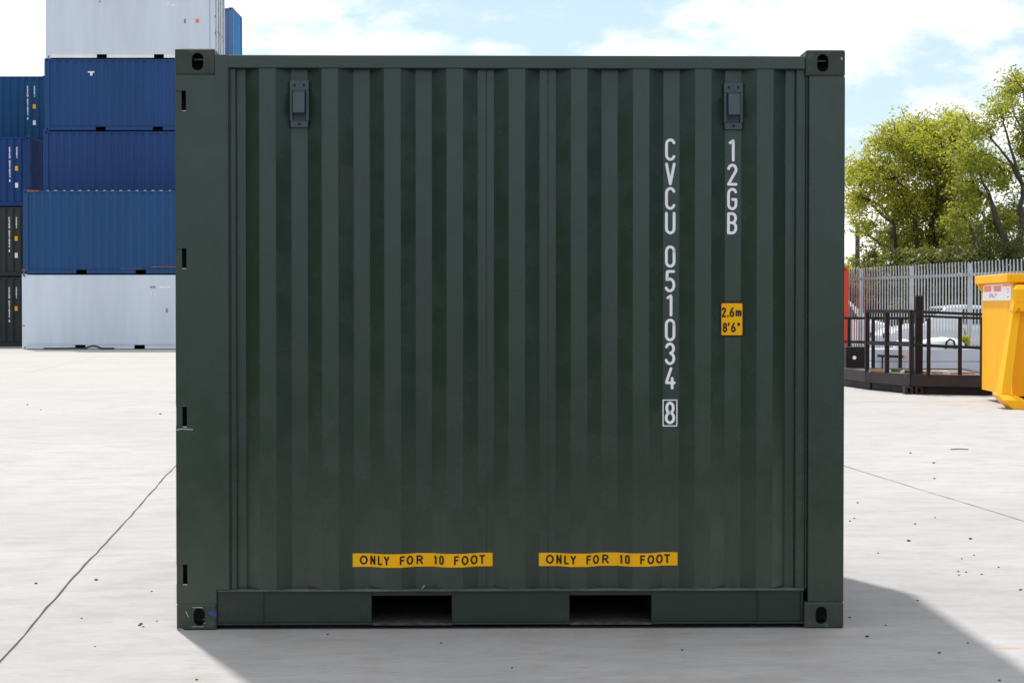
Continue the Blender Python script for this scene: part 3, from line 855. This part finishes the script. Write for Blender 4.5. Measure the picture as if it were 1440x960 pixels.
# pale panels stacked behind the platform
PALE = mat('pale_panel', (.42, .45, .53), .6, var=.06, vscale=1)
X0, Y0 = at(1226, 38.0)
pn = thing('panel_stack', (X0, Y0, 0), 0, label='low stack of long pale grey panels lying behind the black platform', cat='panel stack')
for k, (z0, z1, o_) in enumerate(((0, .345, 0), (.352, .60, .03))):
    MB().box(0 + o_, 4.4 - o_, o_, 1.0, z0, z1).build('panel', PALE, pn, bevel=.01)
MB().box(.02, 4.35, .05, .95, .343, .354).build('spacer', BST, pn)
# black bars leaning on the panels with an orange end
o = thing('spirit_bar', (at(1234, 37.9)[0], at(1234, 37.9)[1], 0), 0, label='thin black bar with an orange end propped on the pale panels', cat='bar')
MB().bar((0, 0, .47), (.52, 0, .45), .03, .05).build('bar', BST, o); MB().bar((.521, 0, .45), (.60, 0, .447), .03, .05).build('bar_end', ORG, o)
MB().bar((.1, .0, 0), (.1, .0, .45), .03, .03).build('prop', BST, o); MB().bar((.45, .0, 0), (.45, .0, .43), .03, .03).build('prop', BST, o)

# white sheeted bundle on the panels, black hose loop over it
TARP = mat('white_sheet', (.62, .63, .66), .55, var=.06, vscale=4)
def lump(w_, d_, h_, seed, nu=26, nv=10):
    r = random.Random(seed); mb = MB(); ph = [r.uniform(0, 6) for _ in range(8)]
    for j in range(nv + 1):
        t = j / nv
        for i in range(nu):
            a = 2 * math.pi * i / nu
            rad = (1 - t ** 2.6) ** .5 if t < 1 else 0
            k = 1 + .10 * math.sin(3 * a + ph[0]) + .06 * math.sin(5 * a + ph[1] + t * 3)
            mb.v.append((w_ / 2 * k * rad * math.cos(a), d_ / 2 * k * rad * math.sin(a), h_ * t * (1 + .18 * math.sin(2 * a + ph[2]) * (1 - t))))
    for j in range(nv):
        for i in range(nu): mb.f.append((j * nu + i, j * nu + (i + 1) % nu, (j + 1) * nu + (i + 1) % nu, (j + 1) * nu + i))
    mb.f.append(tuple(range(nu))[::-1])
    return mb
X1_, Y1_ = at(1325, 38.4)
o = lump(.95, .5, .24, 2).build('sheeted_bundle', TARP, smooth=True); o.location = (X1_, Y1_ + .05, .60)
tag(o, 'low white sheeted bundle on the pale panels behind the black platform', 'bundle')
o = MB().tube([(X1_ + .02, Y1_ - .24, .602), (X1_ + .03, Y1_ - .25, .74), (X1_ + .10, Y1_ - .25, .80), (X1_ + .18, Y1_ - .25, .76), (X1_ + .22, Y1_ - .24, .602)], .022, 8).build('hose', BST, smooth=True)
tag(o, 'short black hose looped in front of the white sheeted bundle', 'hose')
X2, Y2 = at(1268, 38.4)
o = lump(.42, .3, .20, 4).build('sheeted_bundle', TARP, smooth=True); o.location = (X2 + .05, Y2 + .05, .60)
tag(o, 'small white bundle on the pale panels beside the thick black post', 'bundle')
o = lump(.22, .2, .15, 8).build('paint_pot', REDP, smooth=True); o.location = (at(1225, 35.2)[0], at(1225, 35.2)[1] + .2, .0)
bpy.data.objects.remove(o)

# ------------------------------------------------------------------ yellow skip
YP = mat('yellow_skip_paint', (.95, .45, .002), .5, spec=.25, var=.04, vscale=2, dirt=(.42, .22, .03), dirt_amt=.5, streak=True, bump=.1, bscale=4)
s0 = W3(1424, 27.2, 0)
skip = thing('yellow_skip', s0, R(-3.3), label='yellow hook-lift skip with a white and pink notice on its end, at the right edge', cat='skip')
H_ = 1.80; LL = 5.6; WW = 2.3
mb = MB()
mb.box(0, LL, 0, .05, .16, H_).box(0, LL, WW - .05, WW, .16, H_).box(0, .05, .05, WW - .05, .16, H_).box(LL - .05, LL, .05, WW - .05, .16, H_)
mb.box(.05, LL - .05, .05, WW - .05, .16, .22)
mb.build('tub', YP, skip, bevel=.006)
mb = MB(); ov = .10
mb.box(-ov, LL + ov, -ov, .03, H_ + .001, H_ + .13).box(-ov, LL + ov, WW - .03, WW + ov, H_ + .001, H_ + .13)
mb.box(-ov, .03, .03, WW - .03, H_ + .001, H_ + .13).box(LL - .03, LL + ov, .03, WW - .03, H_ + .001, H_ + .13)
mb.build('rim', YP, skip, bevel=.015)
MB().prism([(-.09, H_), (-.001, H_), (-.001, H_ - .13), (-.02, H_ - .11)], 1, WW - .10, WW - .02).build('gusset', YP, skip)
def sect(mb, levels):
    base = len(mb.v)
    for (x0, x1, y0, y1, z) in levels: mb.v += [(x0, y0, z), (x1, y0, z), (x1, y1, z), (x0, y1, z)]
    for k in range(len(levels) - 1):
        o = base + 4 * k
        for q in range(4): mb.f.append((o + q, o + (q + 1) % 4, o + 4 + (q + 1) % 4, o + 4 + q))
    mb.f.append((base, base + 3, base + 2, base + 1)); o = base + 4 * (len(levels) - 1); mb.f.append((o, o + 1, o + 2, o + 3))
    return mb
for x in (0.0, 1.75, 3.5, 5.2):
    sect(MB(), [(x - .25, x - .12, -.46, -.001, .20), (x - .03, x + .08, -.16, -.001, 1.38)]).build('side_rib', YP, skip, bevel=.012)
    sect(MB(), [(x - .05, x + .25, -.22, -.001, 1.382), (x - .035, x + .26, -.24, -.001, 1.50), (x - .03, x + .26, -.24, -.001, 1.70), (x + .01, x + .22, -.19, -.001, 1.765)]).build('rib_head', YP, skip, bevel=.02)
    MB().prism([(x - .03, 1.36), (x + .03, 1.44), (x + .08, 1.38), (x + .14, 1.43), (x + .22, 1.37), (x + .24, 1.50), (x - .04, 1.50), (x - .06, 1.38)], 1, -.28, -.241).build('lug_plate', YP, skip, bevel=.006)
    sect(MB(), [(x - .11, x + .10, -.62, -.05, 0), (x - .25, x + .08, -.60, -.05, .13), (x - .30, x - .06, -.52, -.05, .20)]).build('rib_foot', YP, skip, bevel=.01)
for k in range(3):
    a = .30 + 1.75 * k
    for z, hh in ((.44, .035), (.60, .06), (1.10, .02)):
        MB().box(a, a + 1.15, -.04, -.001, z, z + hh).build('side_swage', YP, skip, bevel=.01)
MB().box(.2, LL - .2, .3, .45, 0, .159).box(.2, LL - .2, WW - .45, WW - .3, 0, .159).build('skid_beam', BST, skip)
PINK = mat('pink_print', (.85, .28, .28), .5); REDT = mat('red_print', (.75, .04, .06), .5)
st = MB().box(0, 2.12, -.004, -.001, 1.545, 1.788).build('notice', WHITE, skip)
st.location = (0, 2.24, 0); st.rotation_euler = (0, 0, R(-90))
for (a, b, c, d) in ((.14, .68, 1.68, 1.765), (.86, 1.42, 1.68, 1.765), (1.55, 2.1, 1.755, 1.78)):
    MB().box(a, b, -.006, -.0045, c, d).build('print_block', PINK, st)
mb = MB(); sf = lambda x: -.0042
for i, c in enumerate('ONLY'): glyph(mb, c, .52 + i * .15, 1.59, .12, .065, .018, sf)
mb.build('lettering', REDT, st)
for z in (1.70, 1.655, 1.59): MB().box(1.86, 1.98, -.006, -.0045, z, z + .012).build('fine_print', REDT, st)

# ------------------------------------------------------------------ vehicles behind the fence
GLASS = mat('dark_glass', (.02, .025, .03), .08, spec=.6, var=0)
TYRE = mat('tyre_rubber', (.02, .02, .02), .8); RIM = mat('alloy', (.5, .5, .52), .3, metal=.8); TAIL = mat('red_lens', (.5, .02, .02), .2)
def vehicle(name, loc, rz, L, stations, win, wheels, body, label, cat, halfw=.88):
    """stations: (x, shoulder z, roof z or None); lofted cross-sections"""
    root = thing(name, loc, rz, label=label, cat=cat)
    mb = MB(); n = 10; base = 0
    for (x, zs, zr, wf) in stations:
        hw = halfw * wf; hr = hw * (.80 if zr > zs + .05 else .96)
        sec = [(-hw * .92, .22), (-hw, .42), (-hw, zs - .12), (-hw * .97, zs), (-hr, zr - .04), (-hr * .7, zr), (hr * .7, zr), (hr, zr - .04), (hw * .97, zs), (hw, zs - .12), (hw, .42), (hw * .92, .22)]
        mb.v += [(x, y, z) for y, z in sec]
    n = 12
    for k in range(len(stations) - 1):
        for q in range(n): mb.f.append((k * n + q, k * n + (q + 1) % n, (k + 1) * n + (q + 1) % n, (k + 1) * n + q))
    mb.f.append(tuple(range(n))); mb.f.append(tuple(range((len(stations) - 1) * n, len(stations) * n)))
    o = mb.build('body', body, root, bevel=.03)
    for (a, b, c, d) in win:                      # side windows: x at sill, x at roof
        for sg in (-1, 1):
            w0 = halfw * .985 * sg; w1 = halfw * .83 * sg; zs, zr = c
            wm = MB(); pts = [(a[0], w0, zs), (a[1], w0, zs), (b[1], w1, zr), (b[0], w1, zr)]
            pts2 = [(p[0], p[1] + .012 * sg, p[2]) for p in pts]
            wm.v += pts + pts2; wm.f += [(0, 1, 2, 3), (4, 5, 6, 7)] + [(k, (k + 1) % 4, 4 + (k + 1) % 4, 4 + k) for k in range(4)]
            wm.build('side_window', GLASS, root)
    for (xs0, z0, xs1, z1) in d if win else []:
        wm = MB(); w_ = halfw * .82
        dxn = .012 if xs0 > 0 else -.012
        pts = [(xs0, -w_, z0), (xs0, w_, z0), (xs1, w_ * .9, z1), (xs1, -w_ * .9, z1)]; pts2 = [(p[0] + dxn, p[1], p[2] + .012) for p in pts]
        wm.v += pts + pts2; wm.f += [(0, 1, 2, 3), (4, 5, 6, 7)] + [(k, (k + 1) % 4, 4 + (k + 1) % 4, 4 + k) for k in range(4)]
        wm.build('windscreen', GLASS, root)
    for x in wheels:
        for sg in (-1, 1):
            wo_ = MB().tube([(x, sg * (halfw - .2), .32), (x, sg * (halfw + .005), .32)], .32, 24).build('wheel', TYRE, root)
            MB().tube([(x, sg * (halfw + .006), .32), (x, sg * (halfw + .016), .32)], .2, 16).build('rim', RIM, wo_)
    xe = stations[0][0]; xf = stations[-1][0]
    for sg in (-1, 1):
        MB().box(xe - .02, xe + .10, sg * halfw * .78 - .1, sg * halfw * .78 + .1, .68, .85).build('tail_light', TAIL, root)
        MB().box(xf - .12, xf + .02, sg * halfw * .70 - .14, sg * halfw * .70 + .14, .60, .74).build('headlight', GLASS, root)
    return root
SILVER = mat('silver_car_paint', (.62, .65, .70), .3, metal=.3, var=.02); WVAN = mat('white_van_paint', (.78, .80, .82), .35, var=.03)
X, Y = at(1334, 53)
vehicle('parked_car', (X, Y, 0), R(180 + 8), 4.3, [(-2.1, .8, .82, .86), (-2.0, .95, 1.0, .95), (-1.75, .98, 1.25, 1), (-1.3, .96, 1.47, 1), (-.3, .94, 1.52, 1), (.35, .93, 1.46, 1), (1.15, .90, .96, 1), (1.75, .84, .86, .97), (2.1, .62, .66, .85)],
        [((-1.55, -.1), (-1.25, -.12), (1.0, 1.40), [(1.10, .98, .42, 1.42), (-1.86, 1.02, -1.40, 1.40)]), ((-.05, .85), (-.05, .38), (1.0, 1.38), [])][::-1] and
        [((-1.55, -.1), (-1.25, -.12), (1.0, 1.40), [(1.10, .98, .42, 1.42), (-1.86, 1.02, -1.40, 1.40)])], (-1.3, 1.3), SILVER,
        'silver parked car behind the palisade fence, seen between the pales', 'car')
X, Y = at(1172, 57)
vehicle('parked_van', (X, Y, 0), R(4), 4.8, [(-2.4, 1.0, 1.66, .95), (-2.3, 1.05, 1.74, 1), (-.2, 1.05, 1.76, 1), (.3, 1.02, 1.68, 1), (.95, 1.0, 1.12, 1), (1.5, .9, .96, .97), (1.75, .62, .7, .88)],
        [((-.3, .55), (-.3, .25), (1.12, 1.58), [(.92, 1.16, .34, 1.62)])], (-1.5, 1.1), WVAN, 'white parked van behind the fence beside the red container', 'van', .92)
X, Y = at(1170, 64)
cblue = container((X - 1.6, Y, 0), 0, 6.058, 2.35, paint('faded_blue_paint', (.10, .22, .42)), 'faded blue container far behind the fence, left of the trees')[0]

# ------------------------------------------------------------------ trees
def leaf_material(name, c1, c2, c3, tr=.45):
    m = bpy.data.materials.new(name); m.use_nodes = True; t = NT(m.node_tree); t.n.clear()
    co = t.new('ShaderNodeTexCoord').outputs['Object']
    a = t.ramp(t.noise(co, .55, 3, .6), .38, .62); b = t.ramp(t.noise(co, 6.5, 3, .7), .35, .65)
    c = t.mix(a, c1, c2); c = t.mix(t.math('MULTIPLY', b, .65), c, c3)
    d = t.new('ShaderNodeBsdfPrincipled'); t.put(d.inputs['Base Color'], c); d.inputs['Roughness'].default_value = .5
    tl = t.new('ShaderNodeBsdfTranslucent'); t.put(tl.inputs[0], t.mix(.6, c, (.55, .56, .05)))
    mx = t.new('ShaderNodeMixShader'); mx.inputs[0].default_value = tr
    t.l.new(d.outputs[0], mx.inputs[1]); t.l.new(tl.outputs[0], mx.inputs[2])
    o = t.new('ShaderNodeOutputMaterial'); t.l.new(mx.outputs[0], o.inputs[0])
    return m
BARK = mat('bark', (.055, .045, .032), .9, var=.35, vscale=6, bump=.6, bscale=20)
LG = leaf_material('willow_leaf', (.42, .42, .045), (.22, .27, .04), (.50, .46, .04), .6)
LG2 = leaf_material('green_leaf', (.30, .34, .05), (.17, .23, .04), (.38, .38, .045), .58)
LG3 = leaf_material('hedge_leaf', (.05, .075, .02), (.035, .055, .018), (.08, .09, .02), .3)

def leaves(centres, rads, per, size, seed, flat=.8):
    rg = np.random.default_rng(seed)
    C_ = []
    for c, r_, n in zip(centres, rads, per):
        p = rg.normal(size=(n, 3)); p /= np.linalg.norm(p, axis=1)[:, None] + 1e-9
        p *= (rg.random((n, 1)) ** .5) * r_; p[:, 2] *= flat
        C_.append(np.array(c) + p)
    P = np.concatenate(C_); n = len(P)
    a = rg.normal(size=(n, 3)); a /= np.linalg.norm(a, axis=1)[:, None]
    b = np.cross(a, rg.normal(size=(n, 3))); b /= np.linalg.norm(b, axis=1)[:, None]
    s = (size * rg.uniform(.55, 1.3, (n, 1)))
    V = np.empty((n, 4, 3)); V[:, 0] = P - a * s; V[:, 1] = P + b * s * .42; V[:, 2] = P + a * s; V[:, 3] = P - b * s * .42
    return V.reshape(-1, 3)
def leafmesh(name, V, m, parent):
    n = len(V) // 4; me = bpy.data.meshes.new(name)
    me.vertices.add(len(V)); me.vertices.foreach_set('co', V.astype(np.float32).ravel())
    me.loops.add(len(V)); me.loops.foreach_set('vertex_index', np.arange(len(V), dtype=np.int32))
    me.polygons.add(n); me.polygons.foreach_set('loop_start', np.arange(0, len(V), 4, dtype=np.int32)); me.polygons.foreach_set('loop_total', np.full(n, 4, dtype=np.int32))
    me.materials.append(m); me.update(calc_edges=True)
    return link(name, me, parent)
def bend(a, b, rnd, sag=.12, n=6):
    a = Vector(a); b = Vector(b); L = (b - a).length; o1 = Vector([rnd.uniform(-1, 1) for _ in range(3)]) * L * sag
    out = []
    for k in range(n + 1):
        t = k / n; p = a.lerp(b, t) + o1 * math.sin(t * math.pi) + Vector([rnd.uniform(-1, 1) for _ in range(3)]) * L * .02 * (0 < k < n); out.append(p)
    return out
def tree(name, label, cat, base, lobes, stems, leafm, seed, clumps, per, lsize, crad=(.22, .42), group=None, thick=.13, fill=.9):
    """lobes: (centre, radii) in local coordinates; stems: trunk start offsets"""
    rnd = random.Random(seed); root = thing(name, base, 0, label=label, cat=cat, group=group)
    trunk = MB(); limb = MB(); cs = []; rs = []; per_ = []
    tot = sum(r_[0] * r_[1] * r_[2] for _, r_ in lobes)
    fork = {}
    for i, s_ in enumerate(stems):
        p0 = Vector(s_[0]); p1 = Vector(s_[1]); pts = bend(p0, p1, rnd, .06, 8)
        trunk.tube(pts, [thick * s_[2] * (1.25 - .65 * k / 8) for k in range(9)], 10); fork[i] = pts
    allf = [p for pts in fork.values() for p in pts[3:]]
    for c, r_ in lobes:
        c = Vector(c); n = max(3, int(clumps * r_[0] * r_[1] * r_[2] / tot))
        near = min(allf, key=lambda q: (q - c).length + (1.5 if q.z > c.z else 0))
        main_ = bend(near, c + Vector((0, 0, r_[2] * .45)), rnd, .10, 7)
        rr_ = thick * .50 * min(1, (r_[0] + .4))
        limb.tube(main_, [rr_ * (1 - .8 * k / 7) for k in range(8)], 7)
        for k in range(n):
            while True:
                d = Vector([rnd.uniform(-1, 1) for _ in range(3)])
                if d.length < 1: break
            d = d * (.55 + .45 * rnd.random()) if d.length > .4 else d * 1.3
            q = c + Vector((d.x * r_[0], d.y * r_[1], d.z * r_[2])) * rnd.uniform(.9, 1.12)
            cr_ = rnd.uniform(*crad); cs.append(tuple(q)); rs.append(cr_); per_.append(int(per * rnd.uniform(.35, 1.3)))
            if rnd.random() < .5:
                st_ = min(main_[2:], key=lambda z_: (z_ - q).length)
                limb.tube(bend(st_, q, rnd, .12, 4), [rr_ * .32, rr_ * .26, rr_ * .2, rr_ * .13, .006], 5)
    # stray sprigs past the outline
    for k in range(int(clumps * .18)):
        c, r_ = rnd.choice(lobes); a = rnd.uniform(0, 6.28); e = rnd.uniform(-.3, 1.4)
        q = Vector(c) + Vector((math.cos(a) * math.cos(e) * r_[0], math.sin(a) * math.cos(e) * r_[1], math.sin(e) * r_[2])) * rnd.uniform(1.05, 1.28)
        cs.append(tuple(q)); rs.append(.16); per_.append(int(per * .12))
        limb.tube(bend(Vector(c).lerp(q, .6), q, rnd, .08, 3), [.016, .012, .009, .005], 4)
    trunk.build('trunk', BARK, root, smooth=True); limb.build('limbs', BARK, root, smooth=True)
    leafmesh('crown', leaves(cs, rs, per_, lsize, seed), leafm, root)
    return root
DT = 62.0
def loc_(px, py, D, bx, dy=0): return ((px - 720) * D / F - bx, dy, EYE + (432 - py) * D / F)
bx, by = at(1285, DT)
L1 = [(1215, 240, 26, 26), (1250, 205, 28, 22), (1290, 178, 30, 22), (1240, 250, 34, 30), (1285, 225, 36, 34), (1208, 282, 22, 24), (1320, 195, 28, 26), (1325, 240, 30, 34),
      (1262, 290, 40, 30), (1305, 285, 40, 36), (1295, 340, 46, 28), (1340, 330, 34, 34), (1250, 335, 26, 18), (1228, 205, 14, 12), (1345, 285, 24, 30), (1222, 318, 20, 12), (1342, 200, 26, 30), (1335, 170, 16, 14)]
sc_ = DT / F
lobes = [(loc_(a, b, DT, bx, random.Random(i).uniform(-1.3, 1.3)), (c * sc_ * 1.15, 1.3, d * sc_ * 1.15)) for i, (a, b, c, d) in enumerate(L1)]
tree('willow_tree', 'yellow-green tree with broad dense crown, left of the two big trees behind fence', 'tree', (bx, by, 0), lobes,
     [((0, 0, 0), (-.9, -1.0, 4.2), 1.1), ((.2, .2, 0), (.6, -1.0, 5.6), .9), ((.5, 0, 0), (1.2, -1.1, 3.9), .8), ((.3, 0, 0), (-.1, -1.2, 4.9), .7)], LG, 11, 1100, 50, .062, crad=(.22, .62))
DT2 = 59.0; bx2, by2 = at(1445, DT2); sc2 = DT2 / F
L2 = [(1372, 185, 26, 24), (1398, 158, 22, 20), (1385, 225, 36, 26), (1425, 135, 22, 18), (1440, 115, 20, 16), (1352, 222, 26, 30), (1415, 245, 30, 28), (1358, 275, 30, 26), (1440, 200, 22, 40), (1345, 310, 24, 22),
      (1385, 320, 34, 26), (1370, 352, 34, 20), (1435, 300, 26, 30), (1470, 180, 40, 50), (1480, 270, 45, 50), (1425, 350, 36, 18), (1412, 110, 8, 8)]
lobes = [(loc_(a, b, DT2, bx2, random.Random(i + 50).uniform(-.9, .9)), (c * sc2 * 1.12, .9, d * sc2 * 1.1)) for i, (a, b, c, d) in enumerate(L2)]
tree('willow_tree', 'greener open-crowned tree with dark forked limbs, right of the two big trees', 'tree', (bx2, by2, 0), lobes,
     [((0, -.3, 0), (-.55, -1.0, 2.6), 1.4), ((-.55, -1.0, 2.55), (-1.45, -1.1, 4.7), .95), ((-.55, -1.0, 2.55), (-.5, -1.2, 5.2), .8), ((-.4, -.9, 2.2), (-1.9, -1.1, 3.2), .75), ((.1, 0, 0), (.5, 0, 5.5), 1.2)], LG2, 23, 720, 46, .062, crad=(.2, .58), thick=.13)
# shrubs behind the fence
for i, (px, D, top_, wd, m, lab) in enumerate([(1222, 60, 3.3, 1.7, LG3, 'olive shrub behind the white van and the fence'), (1262, 58, 3.6, 1.8, LG3, 'olive shrub behind the fence, left of the silver car'),
                                               (1310, 57.5, 3.7, 1.9, LG3, 'dark shrub behind the silver car roof and the fence'), (1365, 57, 3.8, 2.0, LG3, 'dark shrub behind the fence, just left of the yellow skip'), (1425, 57, 3.8, 2.0, LG3, 'dark shrub behind the fence above the yellow skip')]):
    X, Y = at(px, D)
    tree('shrub', lab, 'shrub', (X, Y, 0), [((0, 0, top_ * .55), (wd * .6, .7, top_ * .42)), ((-.5, 0, top_ * .4), (wd * .5, .7, top_ * .35)), ((.5, 0, top_ * .45), (wd * .5, .7, top_ * .35))],
         [((0, 0, 0), (0, 0, top_ * .5), .5)], m, 70 + i, 260, 110, .07, group='shrubs behind the fence', thick=.1)
# distant light bushes at the left
for i, (px, D, tz, wd, lab) in enumerate([(1196, 92, 4.15, 2.2, 'distant pale green bush beside the dark green container'), (1222, 88, 3.95, 2.0, 'distant pale green bush right of the telegraph pole'), (1250, 90, 4.25, 2.2, 'distant pale green bush at the foot of the left tree')]):
    X, Y = at(px, D)
    tree('bush', lab, 'bush', (X, Y, 0), [((0, 0, tz * .6), (wd * .55, 1, tz * .36)), ((-.9, 0, tz * .5), (wd * .5, 1, tz * .3)), ((.9, 0, tz * .5), (wd * .5, 1, tz * .3))],
         [((0, 0, 0), (0, 0, tz * .5), .6)], LG, 90 + i, 200, 130, .10, group='bushes far beyond the fence')
# small weed with yellow leaves by the fence
X, Y = at(1372, 39.6)
tree('weed', 'small yellow-green weed growing at the fence foot left of the skip', 'plant', (X, Y + .9, 0), [((0, 0, .62), (.12, .12, .36))], [((0, 0, 0), (0, 0, .6), .12)], LG, 130, 26, 30, .045, crad=(.06, .12))
# telegraph poles
PW = mat('pole_timber', (.10, .075, .06), .9, var=.2)
for (px, D, zt_, r_, lab) in ((1205.5, 84, EYE + (432 - 312) * 84 / F, .10, 'dark telegraph pole rising beyond the fence near the dark green container'), (1242.5, 110, EYE + (432 - 340) * 110 / F, .08, 'thin distant pole seen under the left tree')):
    X, Y = at(px, D); t_ = thing('telegraph_pole', (X, Y, 0), 0, label=lab, cat='pole')
    MB().tube([(0, 0, 0), (0, 0, zt_)], [r_ * 1.2, r_], 10).build('pole', PW, t_)
    MB().box(-.25, .25, -.05, .05, zt_ - .5, zt_ - .42).build('crossarm', PW, t_)

# ------------------------------------------------------------------ loose stones on the concrete
STN = mat('dark_stone', (.05, .045, .04), .9, var=.4, vscale=40)
pts = [(49, 821, 4.2), (134, 816, 4.5), (113, 870, 2.5), (197, 878, 4), (200, 882, 3), (219, 874, 2.5), (195, 880, 4), (212, 832, 2.5), (132, 910, 2.5), (38, 569, 2.5), (225, 582, 3), (57, 576, 2),
       (275, 957, 4), (1207, 707, 3), (1279, 761, 4.5), (1288, 737, 3), (1366, 758, 4.5), (1371, 781, 2.5), (1349, 804, 3), (1360, 805, 3), (1350, 809, 3), (1382, 808, 3),
       (1406, 798, 3), (1354, 786, 2.5), (1236, 778, 2.5), (1314, 651, 3.5), (1315, 673, 3), (1281, 637, 3), (1221, 896, 5), (1323, 919, 4), (1196, 869, 3.5), (1247, 880, 3), (1363, 905, 3),
       (1408, 958, 4), (1437, 830, 4), (1316, 728, 2.5), (1292, 845, 3), (960, 915, 3.5), (620, 905, 3), (720, 940, 3), (460, 893, 3), (1196, 733, 3), (1202, 729, 2.5)]
rn = random.Random(9)
protos = []
for k in range(4):
    bm = bmesh.new(); bmesh.ops.create_icosphere(bm, subdivisions=2, radius=1)
    for v in bm.verts: v.co *= rn.uniform(.8, 1.15); v.co.z *= .62
    me = bpy.data.meshes.new('stone'); bm.to_mesh(me); bm.free(); me.materials.append(STN); protos.append(me)
for i, (px, py, s_) in enumerate(pts):
    D = F * EYE / (py - 432.0); X, Y = at(px, D); r_ = s_ * .5 * D / F * 1.05
    o = link('stone', protos[i % 4]); o.location = (X, Y, r_ * .45); o.scale = (r_ * 1.25, r_, r_ * .85); o.rotation_euler = (0, 0, rn.uniform(0, 6))
    tag(o, 'small dark loose stone lying on the pale concrete', 'stone', group='loose stones on the concrete')
# twig
X, Y = at(1350, F * EYE / (632 - 432.))
o = MB().tube([(X - .09, Y, .004), (X, Y + .02, .008), (X + .09, Y - .01, .004)], .005, 6).build('twig', PW)
tag(o, 'short dark twig lying on the concrete right of the container', 'twig')
